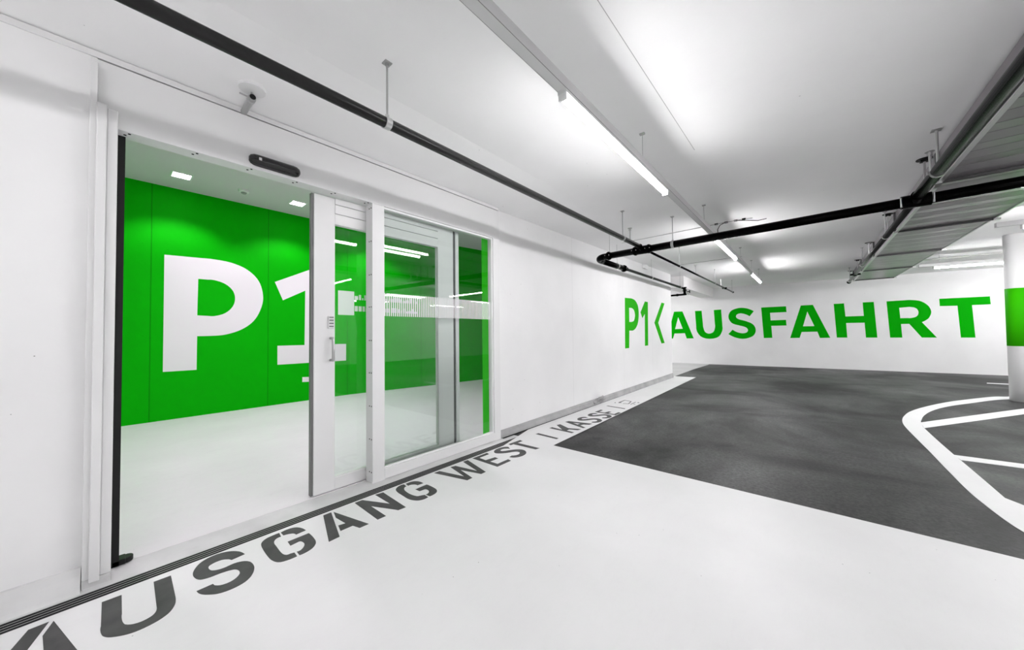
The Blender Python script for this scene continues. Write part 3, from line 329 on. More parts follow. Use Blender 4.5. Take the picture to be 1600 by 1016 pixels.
 'ausgang': [[[[-2.5978,-0.214,0],[-2.5998,-0.1598,0],[-2.246,-0.2502,0],[-2.2409,-0.317,0]],[[-2.5911,-0.1469,0],[-2.2454,-0.0617,0],[-2.2457,-0.1233,0],[-2.3072,-0.1401,0],[-2.3073,-0.2194,0],[-2.3841,-0.2013,0],[-2.3737,-0.1578,0],[-2.4982,-0.1697,0]]],[[[-2.5925,-0.0082,0],[-2.5895,0.0546,0],[-2.4146,0.0528,0],[-2.4033,0.0519,0],[-2.3913,0.0514,0],[-2.3788,0.0514,0],[-2.3661,0.0518,0],[-2.3534,0.0527,0],[-2.3442,0.0537,0],[-2.3347,0.0552,0],[-2.3257,0.057,0],[-2.318,0.0592,0],[-2.3123,0.0619,0],[-2.3029,0.0687,0],[-2.2957,0.0757,0],[-2.2904,0.0827,0],[-2.2866,0.0898,0],[-2.2838,0.0967,0],[-2.2819,0.1047,0],[-2.2814,0.1126,0],[-2.2823,0.1205,0],[-2.2844,0.1284,0],[-2.2876,0.1361,0],[-2.2903,0.1404,0],[-2.294,0.1445,-0],[-2.299,0.1485,0],[-2.3054,0.1521,0],[-2.3134,0.1554,0],[-2.3205,0.1572,0],[-2.3289,0.1586,0],[-2.3384,0.1595,0],[-2.3485,0.1598,0],[-2.3589,0.1598,0],[-2.5972,0.1643,0],[-2.5943,0.2278,0],[-2.3577,0.2247,0],[-2.3443,0.2239,0],[-2.3314,0.2227,0],[-2.3194,0.221,0],[-2.3086,0.2188,0],[-2.2991,0.2161,0],[-2.2865,0.2115,0],[-2.2753,0.2065,0],[-2.2656,0.2012,0],[-2.2575,0.1956,0],[-2.2512,0.1898,0],[-2.243,0.1795,0],[-2.2366,0.1691,0],[-2.2319,0.1586,-0],[-2.2284,0.1481,-0],[-2.2259,0.1376,0],[-2.2239,0.1253,0],[-2.2228,0.1129,-0],[-2.223,0.1006,0],[-2.2245,0.0883,0],[-2.2275,0.076,0],[-2.2317,0.0654,0],[-2.2372,0.0547,0],[-2.2441,0.044,0],[-2.2522,0.0332,0],[-2.2612,0.0225,0],[-2.2658,0.0176,0],[-2.2714,0.0126,0],[-2.2781,0.0077,0],[-2.2862,0.0029,0],[-2.296,-0.0017,0],[-2.303,-0.0041,0],[-2.3112,-0.006,0],[-2.3201,-0.0075,0],[-2.3292,-0.0087,0],[-2.3381,-0.0096,0],[-2.3474,-0.0102,0],[-2.3566,-0.0105,0],[-2.3654,-0.0104,0],[-2.3737,-0.0099,0],[-2.3815,-0.0091,0]]],[[[-2.5132,0.5272,0],[-2.5063,0.4652,0],[-2.5124,0.4633,0],[-2.5179,0.4612,0],[-2.5229,0.4589,0],[-2.5272,0.4565,0],[-2.5306,0.4539,0],[-2.5366,0.4484,0],[-2.542,0.4429,0],[-2.5465,0.4372,0],[-2.5498,0.4315,0],[-2.5516,0.4257,0],[-2.5527,0.4164,0],[-2.5526,0.4071,0],[-2.5511,0.3979,0],[-2.5482,0.3888,0],[-2.5437,0.3798,0],[-2.5412,0.3768,0],[-2.5373,0.3737,0],[-2.532,0.371,0],[-2.5253,0.369,0],[-2.5174,0.368,0],[-2.5076,0.3681,0],[-2.4981,0.3693,0],[-2.4894,0.3713,0],[-2.4823,0.3738,0],[-2.4773,0.3767,0],[-2.4692,0.3842,0],[-2.4635,0.3921,0],[-2.4596,0.4002,0],[-2.457,0.4084,0],[-2.455,0.4166,0],[-2.4542,0.4289,0],[-2.4557,0.4413,0],[-2.4576,0.454,0],[-2.4582,0.4666,0],[-2.4556,0.4792,0],[-2.4511,0.4896,0],[-2.4454,0.5001,0],[-2.4373,0.5102,0],[-2.4259,0.5195,0],[-2.4101,0.5276,0],[-2.3969,0.5314,0],[-2.3804,0.5337,0],[-2.3623,0.5345,0],[-2.3442,0.5337,0],[-2.3277,0.5312,0],[-2.3065,0.5253,0],[-2.2881,0.5181,0],[-2.2724,0.51,0],[-2.2594,0.5015,0],[-2.249,0.4929,0],[-2.2385,0.4812,0],[-2.2312,0.4694,0],[-2.2265,0.4576,0],[-2.2235,0.4459,0],[-2.2217,0.4343,0],[-2.2207,0.4206,0],[-2.2212,0.407,0],[-2.2233,0.3936,0],[-2.2268,0.3804,0],[-2.2318,0.3673,0],[-2.2368,0.3586,0],[-2.2435,0.35,0],[-2.2515,0.3416,0],[-2.2604,0.3332,0],[-2.2696,0.325,0],[-2.2744,0.3208,0],[-2.2799,0.3168,0],[-2.286,0.3128,0],[-2.293,0.3091,0],[-2.3009,0.3055,0],[-2.3071,0.3033,0],[-2.3142,0.3014,0],[-2.3219,0.2997,0],[-2.3301,0.2983,0],[-2.3385,0.2973,0],[-2.3408,0.3608,0],[-2.3354,0.3612,0],[-2.3301,0.3618,0],[-2.3252,0.3627,0],[-2.321,0.364,0],[-2.3178,0.3655,0],[-2.3113,0.3701,0],[-2.3057,0.3749,0],[-2.3012,0.3799,0],[-2.2977,0.385,0],[-2.2953,0.3901,0],[-2.2928,0.3983,0],[-2.2914,0.4066,0],[-2.2911,0.415,0],[-2.2921,0.4234,0],[-2.2948,0.4319,0],[-2.2982,0.4389,0],[-2.303,0.4459,0],[-2.3093,0.4529,0],[-2.3174,0.4597,0],[-2.3276,0.4662,0],[-2.3333,0.4683,0],[-2.3408,0.4699,0],[-2.3493,0.4708,0],[-2.3577,0.4709,0],[-2.3653,0.4701,0],[-2.3743,0.468,0],[-2.3819,0.4651,0],[-2.3881,0.4617,0],[-2.3929,0.4579,0],[-2.3963,0.454,0],[-2.4022,0.444,0],[-2.4062,0.4337,0],[-2.4089,0.4234,0],[-2.4109,0.4132,0],[-2.4129,0.403,0],[-2.4142,0.3926,0],[-2.4146,0.3823,0],[-2.4147,0.3721,0],[-2.4155,0.3619,0],[-2.4178,0.3519,0],[-2.4201,0.3447,0],[-2.4227,0.3376,0],[-2.4265,0.3305,0],[-2.4323,0.3237,0],[-2.441,0.3173,0],[-2.4492,0.3134,0],[-2.4598,0.3099,0],[-2.472,0.307,0],[-2.4855,0.3049,0],[-2.4995,0.3038,0],[-2.5116,0.304,0],[-2.5233,0.3053,0],[-2.5344,0.3075,0],[-2.5445,0.3103,0],[-2.5532,0.3133,0],[-2.5679,0.3196,0],[-2.5814,0.3263,0],[-2.5934,0.3335,0],[-2.6037,0.341,0],[-2.612,0.3488,0],[-2.6209,0.3601,0],[-2.6275,0.3716,0],[-2.6323,0.3834,0],[-2.6353,0.3954,0],[-2.6369,0.4074,0],[-2.6371,0.4191,0],[-2.6355,0.4309,0],[-2.6322,0.4427,0],[-2.6274,0.4545,0],[-2.621,0.4661,0],[-2.6146,0.4752,0],[-2.6068,0.4842,0],[-2.5974,0.4929,0],[-2.5864,0.5014,0],[-2.5736,0.5093,0],[-2.5642,0.5139,0],[-2.5532,0.5181,0],[-2.5409,0.5217,0],[-2.5274,0.5247,0]]],[[[-2.6041,0.7326,0],[-2.6076,0.7395,0],[-2.6103,0.7464,0],[-2.6122,0.7532,0],[-2.6134,0.76,0],[-2.6137,0.7668,0],[-2.6133,0.7755,0],[-2.6123,0.7843,0],[-2.6104,0.7929,0],[-2.6073,0.8014,0],[-2.6026,0.8094,0],[-2.5977,0.8154,0],[-2.5915,0.821,0],[-2.584,0.8262,0],[-2.5754,0.8309,0],[-2.5656,0.8352,0],[-2.5561,0.8385,0],[-2.5454,0.8413,0],[-2.5339,0.8436,0],[-2.5216,0.8454,0],[-2.5088,0.8466,0],[-2.5043,0.788,0],[-2.5106,0.7877,0],[-2.5165,0.7869,0],[-2.5218,0.7858,0],[-2.5264,0.7843,0],[-2.5301,0.7825,0],[-2.5354,0.7787,0],[-2.5395,0.7745,0],[-2.5427,0.7701,0],[-2.5455,0.7655,0],[-2.5479,0.7609,0],[-2.5504,0.7557,0],[-2.5525,0.7504,0],[-2.5541,0.745,0],[-2.5552,0.7395,0],[-2.5559,0.734,0]],[[-2.6079,0.7249,0],[-2.5524,0.7191,0],[-2.5542,0.7137,0],[-2.5545,0.7082,0],[-2.5534,0.7025,0],[-2.5509,0.6967,0],[-2.5468,0.6909,0],[-2.5427,0.6866,0],[-2.5373,0.6822,0],[-2.5306,0.6781,0],[-2.5227,0.6746,0],[-2.5134,0.6719,0],[-2.5004,0.6697,0],[-2.4872,0.6687,0],[-2.4741,0.6685,0],[-2.4611,0.6686,0],[-2.4484,0.6685,0],[-2.4289,0.6681,0],[-2.4095,0.6677,0],[-2.3906,0.6675,0],[-2.3723,0.6677,0],[-2.3547,0.6686,0],[-2.3465,0.6695,0],[-2.3389,0.6708,0],[-2.332,0.6727,0],[-2.3261,0.6749,0],[-2.3214,0.6776,0],[-2.3174,0.6809,0],[-2.3147,0.6846,0],[-2.3132,0.6886,0],[-2.3129,0.6928,0],[-2.3136,0.6971,0],[-2.3068,0.718,0],[-2.257,0.7163,0],[-2.2559,0.707,0],[-2.2556,0.6979,0],[-2.256,0.6888,0],[-2.2571,0.68,0],[-2.2589,0.6712,0],[-2.261,0.6626,0],[-2.2634,0.654,0],[-2.2667,0.6457,0],[-2.2715,0.6377,0],[-2.2786,0.6302,0],[-2.2856,0.6254,0],[-2.2945,0.6211,0],[-2.3048,0.6174,0],[-2.3164,0.6142,0],[-2.3286,0.6114,0],[-2.3405,0.6095,0],[-2.3534,0.6082,0],[-2.3669,0.6075,0],[-2.381,0.6071,0],[-2.3952,0.6068,0],[-2.4167,0.6067,0],[-2.4387,0.6068,0],[-2.4612,0.6072,0],[-2.4841,0.608,0],[-2.5076,0.6093,0],[-2.519,0.6102,0],[-2.5308,0.6113,0],[-2.5425,0.613,0],[-2.5533,0.6153,0],[-2.5626,0.6185,0],[-2.5731,0.624,0],[-2.5813,0.63,0],[-2.5877,0.6363,0],[-2.5928,0.6427,0],[-2.5972,0.6491,0],[-2.6011,0.6564,0],[-2.6034,0.6636,0],[-2.6048,0.6708,0],[-2.6056,0.6781,0],[-2.6065,0.6853,0],[-2.6075,0.6932,0],[-2.6081,0.7011,0],[-2.6084,0.709,0],[-2.6083,0.717,0]],[[-2.4586,0.8464,0],[-2.4581,0.7283,0],[-2.3995,0.7253,0],[-2.4057,0.7676,0],[-2.4067,0.7716,0],[-2.4063,0.7755,0],[-2.4043,0.7791,0],[-2.4007,0.7822,0],[-2.3955,0.7845,0],[-2.3879,0.7864,0],[-2.3788,0.7877,0],[-2.369,0.7881,0],[-2.359,0.7874,0],[-2.3495,0.7852,0],[-2.3377,0.7804,0],[-2.3278,0.7747,0],[-2.3196,0.7685,0],[-2.313,0.7621,0],[-2.3076,0.7559,0],[-2.304,0.7504,0],[-2.3019,0.7449,0],[-2.3013,0.7395,0],[-2.3021,0.7344,0],[-2.3042,0.7296,0],[-2.2559,0.7283,0],[-2.2546,0.7406,0],[-2.2548,0.7532,0],[-2.2566,0.7662,0],[-2.2601,0.7795,0],[-2.2653,0.793,0],[-2.2693,0.8005,0],[-2.2751,0.8081,0],[-2.2825,0.8158,0],[-2.2915,0.8234,0],[-2.3021,0.8308,0],[-2.3096,0.8347,0],[-2.3185,0.8382,0],[-2.3284,0.8411,0],[-2.3386,0.8433,0],[-2.3486,0.8447,0],[-2.371,0.8466,0],[-2.3935,0.8478,0],[-2.4157,0.8481,0],[-2.4375,0.8477,0]]],[[[-2.6178,0.993,0],[-2.6198,1.0472,0],[-2.266,0.9568,0],[-2.2609,0.89,0]],[[-2.6111,1.0601,0],[-2.2654,1.1453,0],[-2.2657,1.0837,0],[-2.3272,1.0669,0],[-2.3273,0.9876,0],[-2.4041,1.0057,0],[-2.3937,1.0492,0],[-2.5182,1.0373,0]]],[[[-2.6267,1.2186,0],[-2.6278,1.2756,0],[-2.4088,1.3823,0],[-2.6323,1.3832,0],[-2.6217,1.4449,0],[-2.2708,1.4288,0],[-2.2762,1.3711,0],[-2.4857,1.2727,0],[-2.2709,1.2715,0],[-2.2707,1.2102,0]]],[[[-2.6207,1.6489,0],[-2.6233,1.662,0],[-2.6245,1.6745,0],[-2.6242,1.6865,0],[-2.6223,1.6978,0],[-2.619,1.7083,0],[-2.6143,1.7174,0],[-2.6081,1.7257,0],[-2.6005,1.7331,0],[-2.5914,1.7395,0],[-2.5809,1.7448,0],[-2.5706,1.7483,0],[-2.559,1.7507,0],[-2.5463,1.752,0],[-2.5325,1.7522,0],[-2.5179,1.7514,0],[-2.5217,1.6966,0],[-2.5282,1.6968,0],[-2.5342,1.6964,0],[-2.5397,1.6956,0],[-2.5445,1.6943,0],[-2.5487,1.6924,0],[-2.5549,1.6884,0],[-2.5604,1.6839,0],[-2.5651,1.679,0],[-2.5691,1.6736,0],[-2.5724,1.6678,0],[-2.5742,1.6632,0],[-2.5753,1.6581,0],[-2.5756,1.6527,0],[-2.5751,1.647,0],[-2.574,1.641,0]],[[-2.6233,1.6338,-0],[-2.5768,1.6261,0],[-2.5767,1.6212,0],[-2.5752,1.6156,0],[-2.572,1.6095,0],[-2.5673,1.6031,0],[-2.561,1.5968,0],[-2.5538,1.5913,0],[-2.5454,1.5861,0],[-2.5364,1.5815,0],[-2.5275,1.5779,0],[-2.5192,1.5754,0],[-2.4996,1.5714,0],[-2.481,1.5687,0],[-2.4634,1.5671,0],[-2.4467,1.5663,0],[-2.4308,1.5663,0],[-2.4152,1.567,0],[-2.4005,1.5684,0],[-2.3868,1.5707,0],[-2.374,1.5738,0],[-2.3623,1.5776,0],[-2.3567,1.5804,0],[-2.3521,1.584,0],[-2.3485,1.5883,0],[-2.3461,1.5932,0],[-2.3447,1.5988,0],[-2.3295,1.6314,0],[-2.2756,1.6269,0],[-2.2732,1.6152,0],[-2.2719,1.604,0],[-2.2716,1.5934,0],[-2.2725,1.5833,0],[-2.2744,1.5738,0],[-2.2774,1.5649,0],[-2.2813,1.5566,0],[-2.2864,1.5489,0],[-2.2926,1.5419,0],[-2.3,1.5358,0],[-2.3101,1.5295,0],[-2.3212,1.5239,0],[-2.3335,1.5191,0],[-2.347,1.5153,0],[-2.3618,1.5126,0],[-2.3778,1.5113,0],[-2.3953,1.5114,0],[-2.4138,1.5123,0],[-2.4329,1.5137,0],[-2.4521,1.5149,0],[-2.4713,1.5158,0],[-2.4907,1.5165,0],[-2.5106,1.5177,-0],[-2.5314,1.5198,0],[-2.5536,1.5234,0],[-2.5628,1.5258,0],[-2.5731,1.5293,0],[-2.5834,1.5338,0],[-2.5928,1.539,0],[-2.6004,1.5449,0],[-2.6103,1.5555,0],[-2.6177,1.566,0],[-2.6229,1.5762,0],[-2.6267,1.5861,0],[-2.6294,1.5956,0],[-2.631,1.6044,0],[-2.6312,1.6127,0],[-2.63,1.6205,0],[-2.6273,1.6275,0]],[[-2.4739,1.7537,-0],[-2.4699,1.6399,0],[-2.4146,1.6446,0],[-2.4123,1.6847,0],[-2.4116,1.689,0],[-2.4097,1.6928,0],[-2.4068,1.6958,0],[-2.4027,1.698,0],[-2.3975,1.6993,0],[-2.3903,1.6997,0],[-2.3822,1.6994,0],[-2.3734,1.6981,0],[-2.3641,1.6956,0],[-2.3545,1.6916,0],[-2.3481,1.6876,0],[-2.3425,1.6826,0],[-2.3377,1.6771,-0],[-2.3339,1.6717,0],[-2.331,1.6667,0],[-2.3283,1.6605,0],[-2.3266,1.6546,0],[-2.326,1.6492,0],[-2.3263,1.6442,0],[-2.3276,1.6398,0],[-2.2776,1.6428,0],[-2.2763,1.6537,-0],[-2.2763,1.6654,0],[-2.2778,1.6778,0],[-2.2806,1.6909,0],[-2.2848,1.7046,0],[-2.2876,1.711,0],[-2.2918,1.718,-0],[-2.2973,1.7251,0],[-2.304,1.7321,0],[-2.3121,1.7383,0],[-2.3219,1.7439,0],[-2.332,1.748,0],[-2.342,1.7509,0],[-2.3516,1.7528,0],[-2.3604,1.754,0],[-2.3843,1.7559,0],[-2.4077,1.7568,0],[-2.4305,1.7567,0],[-2.4526,1.7557,0]]]],
 'west': [[[[-2.6226,1.9405,0],[-2.6217,1.9992,0],[-2.3528,2.0642,0],[-2.6158,2.1246,0],[-2.6029,2.1747,0],[-2.3525,2.2217,0],[-2.6268,2.2925,0],[-2.626,2.3506,0],[-2.2789,2.2572,0],[-2.2754,2.1971,0],[-2.4915,2.1395,0],[-2.276,2.0902,0],[-2.2727,2.0266,0]]],[[[-2.6256,2.4134,0],[-2.6247,2.6207,0],[-2.5811,2.6076,0],[-2.5813,2.4681,0],[-2.485,2.4614,0],[-2.4693,2.5815,0],[-2.4226,2.578,0],[-2.425,2.4635,0],[-2.3269,2.4666,0],[-2.328,2.6215,0],[-2.2806,2.6129,0],[-2.2787,2.4122,0]]],[[[-2.5769,2.9074,0],[-2.5867,2.9028,0],[-2.5956,2.897,0],[-2.6032,2.89,0],[-2.6098,2.8816,0],[-2.615,2.8721,0],[-2.6204,2.8587,0],[-2.6246,2.8443,0],[-2.6275,2.8287,0],[-2.6291,2.8121,0],[-2.6291,2.7943,0],[-2.6283,2.7806,0],[-2.6265,2.7662,0],[-2.6232,2.7507,0],[-2.6176,2.734,0],[-2.6093,2.7159,0],[-2.6032,2.7066,0],[-2.5945,2.6964,0],[-2.5848,2.6868,0],[-2.5753,2.6792,0],[-2.5674,2.6751,0],[-2.5531,2.6728,0],[-2.5415,2.674,0],[-2.5318,2.6777,0],[-2.5233,2.683,0],[-2.5155,2.6887,0],[-2.5029,2.6993,0],[-2.4916,2.7113,0],[-2.4812,2.7243,0],[-2.4715,2.738,0],[-2.4621,2.7521,0],[-2.4532,2.7685,0],[-2.4455,2.7864,0],[-2.438,2.8046,0],[-2.4294,2.8217,0],[-2.4186,2.8365,0],[-2.4117,2.8434,0],[-2.4038,2.8494,0],[-2.3944,2.8533,0],[-2.383,2.8544,0],[-2.3694,2.8516,0],[-2.363,2.8472,0],[-2.3559,2.8391,0],[-2.349,2.829,0],[-2.3434,2.819,0],[-2.3399,2.8107,0],[-2.337,2.7983,0],[-2.3363,2.7876,0],[-2.3371,2.7782,0],[-2.3391,2.7698,0],[-2.3415,2.762,0],[-2.3452,2.7527,0],[-2.3499,2.7442,0],[-2.3553,2.7367,0],[-2.3616,2.7301,0],[-2.3687,2.7244,0],[-2.3603,2.6774,0],[-2.3491,2.6788,0],[-2.3388,2.6813,0],[-2.3294,2.6851,0],[-2.321,2.6901,0],[-2.3137,2.6963,0],[-2.3051,2.7059,0],[-2.2975,2.7167,0],[-2.291,2.7288,0],[-2.2856,2.742,0],[-2.2814,2.7566,0],[-2.2789,2.7695,0],[-2.2774,2.7835,0],[-2.2772,2.7987,0],[-2.2786,2.8155,0],[-2.2819,2.8338,0],[-2.2849,2.8449,0],[-2.2895,2.8575,0],[-2.2958,2.8709,0],[-2.3038,2.8842,0],[-2.3137,2.8966,0],[-2.3271,2.9093,0],[-2.3406,2.9193,0],[-2.3537,2.9266,0],[-2.3657,2.9314,0],[-2.3761,2.9338,0],[-2.3919,2.9344,0],[-2.4056,2.9318,0],[-2.4178,2.927,0],[-2.4288,2.9204,0],[-2.439,2.913,0],[-2.4507,2.9023,0],[-2.4609,2.8899,0],[-2.4701,2.8763,0],[-2.4788,2.8623,0],[-2.4874,2.8482,0],[-2.4955,2.8335,0],[-2.5025,2.8179,0],[-2.5095,2.8022,0],[-2.5173,2.7874,0],[-2.5266,2.7743,0],[-2.531,2.7688,0],[-2.5359,2.7635,0],[-2.5421,2.7598,0],[-2.5504,2.7591,0],[-2.5615,2.7629,0],[-2.5678,2.7683,0],[-2.5724,2.7762,0],[-2.5755,2.7852,0],[-2.5773,2.7939,0],[-2.578,2.8008,0],[-2.5777,2.8111,0],[-2.576,2.8202,0],[-2.5731,2.8283,0],[-2.5693,2.8355,0],[-2.5647,2.8419,0],[-2.5574,2.8501,0],[-2.5492,2.8574,0],[-2.5403,2.8637,0],[-2.5305,2.8692,0],[-2.52,2.8736,0]]],[[[-2.6391,2.9816,0],[-2.6312,3.1789,0],[-2.5836,3.1668,0],[-2.5865,3.0812,0],[-2.2794,3.0895,0],[-2.2916,3.0319,0],[-2.5924,3.0145,0],[-2.5958,2.9697,0]]]],
 'bars': [[[[-2.635,3.4892,0],[-2.6301,3.5416,0],[-2.3165,3.5228,0],[-2.3155,3.4797,0]]],[[[-2.6844,5.5659,0],[-2.67,5.6034,0],[-2.3491,5.5732,0],[-2.347,5.5292,0]]]],
 'kasse': [[[[-2.6548,3.8199,0],[-2.6516,3.877,0],[-2.481,3.8626,0],[-2.6639,4.008,0],[-2.6497,4.0716,0],[-2.4598,3.975,0],[-2.3021,4.0366,0],[-2.3121,3.966,0],[-2.418,3.9285,0],[-2.415,3.8634,0],[-2.3013,3.8532,0],[-2.305,3.8061,0]]],[[[-2.6627,4.2235,0],[-2.6469,4.2918,0],[-2.3188,4.3691,0],[-2.3249,4.3,0],[-2.3948,4.2561,0],[-2.4074,4.1943,0],[-2.2941,4.1339,0],[-2.3108,4.0936,0]],[[-2.558,4.2513,0],[-2.4507,4.2705,0],[-2.4559,4.2077,0]]],[[[-2.5769,4.6548,0],[-2.5867,4.6502,0],[-2.5956,4.6444,0],[-2.6032,4.6374,0],[-2.6098,4.629,0],[-2.615,4.6195,0],[-2.6204,4.6061,0],[-2.6246,4.5917,0],[-2.6275,4.5761,0],[-2.6291,4.5595,0],[-2.6291,4.5417,0],[-2.6283,4.528,0],[-2.6265,4.5136,0],[-2.6232,4.4981,0],[-2.6176,4.4814,0],[-2.6093,4.4633,0],[-2.6032,4.454,0],[-2.5945,4.4438,0],[-2.5848,4.4342,0],[-2.5753,4.4266,0],[-2.5674,4.4225,0],[-2.5531,4.4202,0],[-2.5415,4.4214,0],[-2.5318,4.4251,0],[-2.5233,4.4304,0],[-2.5155,4.4361,0],[-2.5029,4.4467,0],[-2.4916,4.4587,0],[-2.4812,4.4717,0],[-2.4715,4.4854,0],[-2.4621,4.4995,0],[-2.4532,4.5159,0],[-2.4455,4.5338,0],[-2.438,4.552,0],[-2.4294,4.5691,0],[-2.4186,4.5839,0],[-2.4117,4.5908,0],[-2.4038,4.5968,0],[-2.3944,4.6007,0],[-2.383,4.6018,0],[-2.3694,4.599,0],[-2.363,4.5946,0],[-2.3559,4.5865,0],[-2.349,4.5764,0],[-2.3434,4.5664,0],[-2.3399,4.5581,0],[-2.337,4.5457,0],[-2.3363,4.535,0],[-2.3371,4.5256,0],[-2.3391,4.5172,0],[-2.3415,4.5094,0],[-2.3452,4.5001,0],[-2.3499,4.4916,0],[-2.3553,4.4841,0],[-2.3616,4.4775,0],[-2.3687,4.4718,0],[-2.3603,4.4248,0],[-2.3491,4.4262,0],[-2.3388,4.4287,0],[-2.3294,4.4325,0],[-2.321,4.4375,0],[-2.3137,4.4437,0],[-2.3051,4.4533,0],[-2.2975,4.4641,0],[-2.291,4.4762,0],[-2.2856,4.4894,0],[-2.2814,4.504,0],[-2.2789,4.5169,0],[-2.2774,4.5309,0],[-2.2772,4.5461,0],[-2.2786,4.5629,0],[-2.2819,4.5812,0],[-2.2849,4.5923,0],[-2.2895,4.6049,0],[-2.2958,4.6183,0],[-2.3038,4.6316,0],[-2.3137,4.644,0],[-2.3271,4.6567,0],[-2.3406,4.6667,0],[-2.3537,4.674,0],[-2.3657,4.6788,0],[-2.3761,4.6812,0],[-2.3919,4.6818,0],[-2.4056,4.6792,0],[-2.4178,4.6744,0],[-2.4288,4.6678,0],[-2.439,4.6604,0],[-2.4507,4.6497,0],[-2.4609,4.6373,0],[-2.4701,4.6237,0],[-2.4788,4.6097,0],[-2.4874,4.5956,0],[-2.4955,4.5809,0],[-2.5025,4.5653,0],[-2.5095,4.5496,0],[-2.5173,4.5348,0],[-2.5266,4.5217,0],[-2.531,4.5162,0],[-2.5359,4.5109,0],[-2.5421,4.5072,0],[-2.5504,4.5065,0],[-2.5615,4.5103,0],[-2.5678,4.5157,0],[-2.5724,4.5236,0],[-2.5755,4.5326,0],[-2.5773,4.5413,0],[-2.578,4.5482,0],[-2.5777,4.5585,0],[-2.576,4.5676,0],[-2.5731,4.5757,0],[-2.5693,4.5829,0],[-2.5647,4.5893,0],[-2.5574,4.5975,0],[-2.5492,4.6048,0],[-2.5403,4.6111,0],[-2.5305,4.6166,0],[-2.52,4.621,0]]],[[[-2.5769,4.9718,0],[-2.5867,4.9672,0],[-2.5956,4.9614,0],[-2.6032,4.9544,0],[-2.6098,4.946,0],[-2.615,4.9365,0],[-2.6204,4.9231,0],[-2.6246,4.9087,0],[-2.6275,4.8931,0],[-2.6291,4.8765,0],[-2.6291,4.8587,0],[-2.6283,4.845,0],[-2.6265,4.8306,0],[-2.6232,4.8151,0],[-2.6176,4.7984,0],[-2.6093,4.7803,0],[-2.6032,4.771,0],[-2.5945,4.7608,0],[-2.5848,4.7512,0],[-2.5753,4.7436,0],[-2.5674,4.7395,0],[-2.5531,4.7372,0],[-2.5415,4.7384,0],[-2.5318,4.7421,0],[-2.5233,4.7474,0],[-2.5155,4.7531,0],[-2.5029,4.7637,0],[-2.4916,4.7757,0],[-2.4812,4.7887,0],[-2.4715,4.8024,0],[-2.4621,4.8165,0],[-2.4532,4.8329,0],[-2.4455,4.8508,0],[-2.438,4.869,0],[-2.4294,4.8861,0],[-2.4186,4.9009,0],[-2.4117,4.9078,0],[-2.4038,4.9138,0],[-2.3944,4.9177,0],[-2.383,4.9188,0],[-2.3694,4.916,0],[-2.363,4.9116,0],[-2.3559,4.9035,0],[-2.349,4.8934,0],[-2.3434,4.8834,0],[-2.3399,4.8751,0],[-2.337,4.8627,0],[-2.3363,4.852,0],[-2.3371,4.8426,0],[-2.3391,4.8342,0],[-2.3415,4.8264,0],[-2.3452,4.8171,0],[-2.3499,4.8086,0],[-2.3553,4.8011,0],[-2.3616,4.7945,0],[-2.3687,4.7888,0],[-2.3603,4.7418,0],[-2.3491,4.7432,0],[-2.3388,4.7457,0],[-2.3294,4.7495,0],[-2.321,4.7545,0],[-2.3137,4.7607,0],[-2.3051,4.7703,0],[-2.2975,4.7811,0],[-2.291,4.7932,0],[-2.2856,4.8064,0],[-2.2814,4.821,0],[-2.2789,4.8339,0],[-2.2774,4.8479,0],[-2.2772,4.8631,0],[-2.2786,4.8799,0],[-2.2819,4.8982,0],[-2.2849,4.9093,0],[-2.2895,4.9219,0],[-2.2958,4.9353,0],[-2.3038,4.9486,0],[-2.3137,4.961,0],[-2.3271,4.9737,0],[-2.3406,4.9837,0],[-2.3537,4.991,0],[-2.3657,4.9958,0],[-2.3761,4.9982,0],[-2.3919,4.9988,0],[-2.4056,4.9962,0],[-2.4178,4.9914,0],[-2.4288,4.9848,0],[-2.439,4.9774,0],[-2.4507,4.9667,0],[-2.4609,4.9543,0],[-2.4701,4.9407,0],[-2.4788,4.9267,0],[-2.4874,4.9126,0],[-2.4955,4.8979,0],[-2.5025,4.8823,0],[-2.5095,4.8666,0],[-2.5173,4.8518,0],[-2.5266,4.8387,0],[-2.531,4.8332,0],[-2.5359,4.8279,0],[-2.5421,4.8242,0],[-2.5504,4.8235,0],[-2.5615,4.8273,0],[-2.5678,4.8327,0],[-2.5724,4.8406,0],[-2.5755,4.8496,0],[-2.5773,4.8583,0],[-2.578,4.8652,0],[-2.5777,4.8755,0],[-2.576,4.8846,0],[-2.5731,4.8927,0],[-2.5693,4.8999,0],[-2.5647,4.9063,0],[-2.5574,4.9145,0],[-2.5492,4.9218,0],[-2.5403,4.9281,0],[-2.5305,4.9336,0],[-2.52,4.938,0]]],[[[-2.6256,5.0376,0],[-2.6247,5.2448,0],[-2.5811,5.2318,0],[-2.5813,5.0922,0],[-2.485,5.0855,0],[-2.4693,5.2056,0],[-2.4226,5.2021,0],[-2.425,5.0876,0],[-2.3269,5.0908,0],[-2.328,5.2457,0],[-2.2806,5.237,0],[-2.2787,5.0364,0]]]],
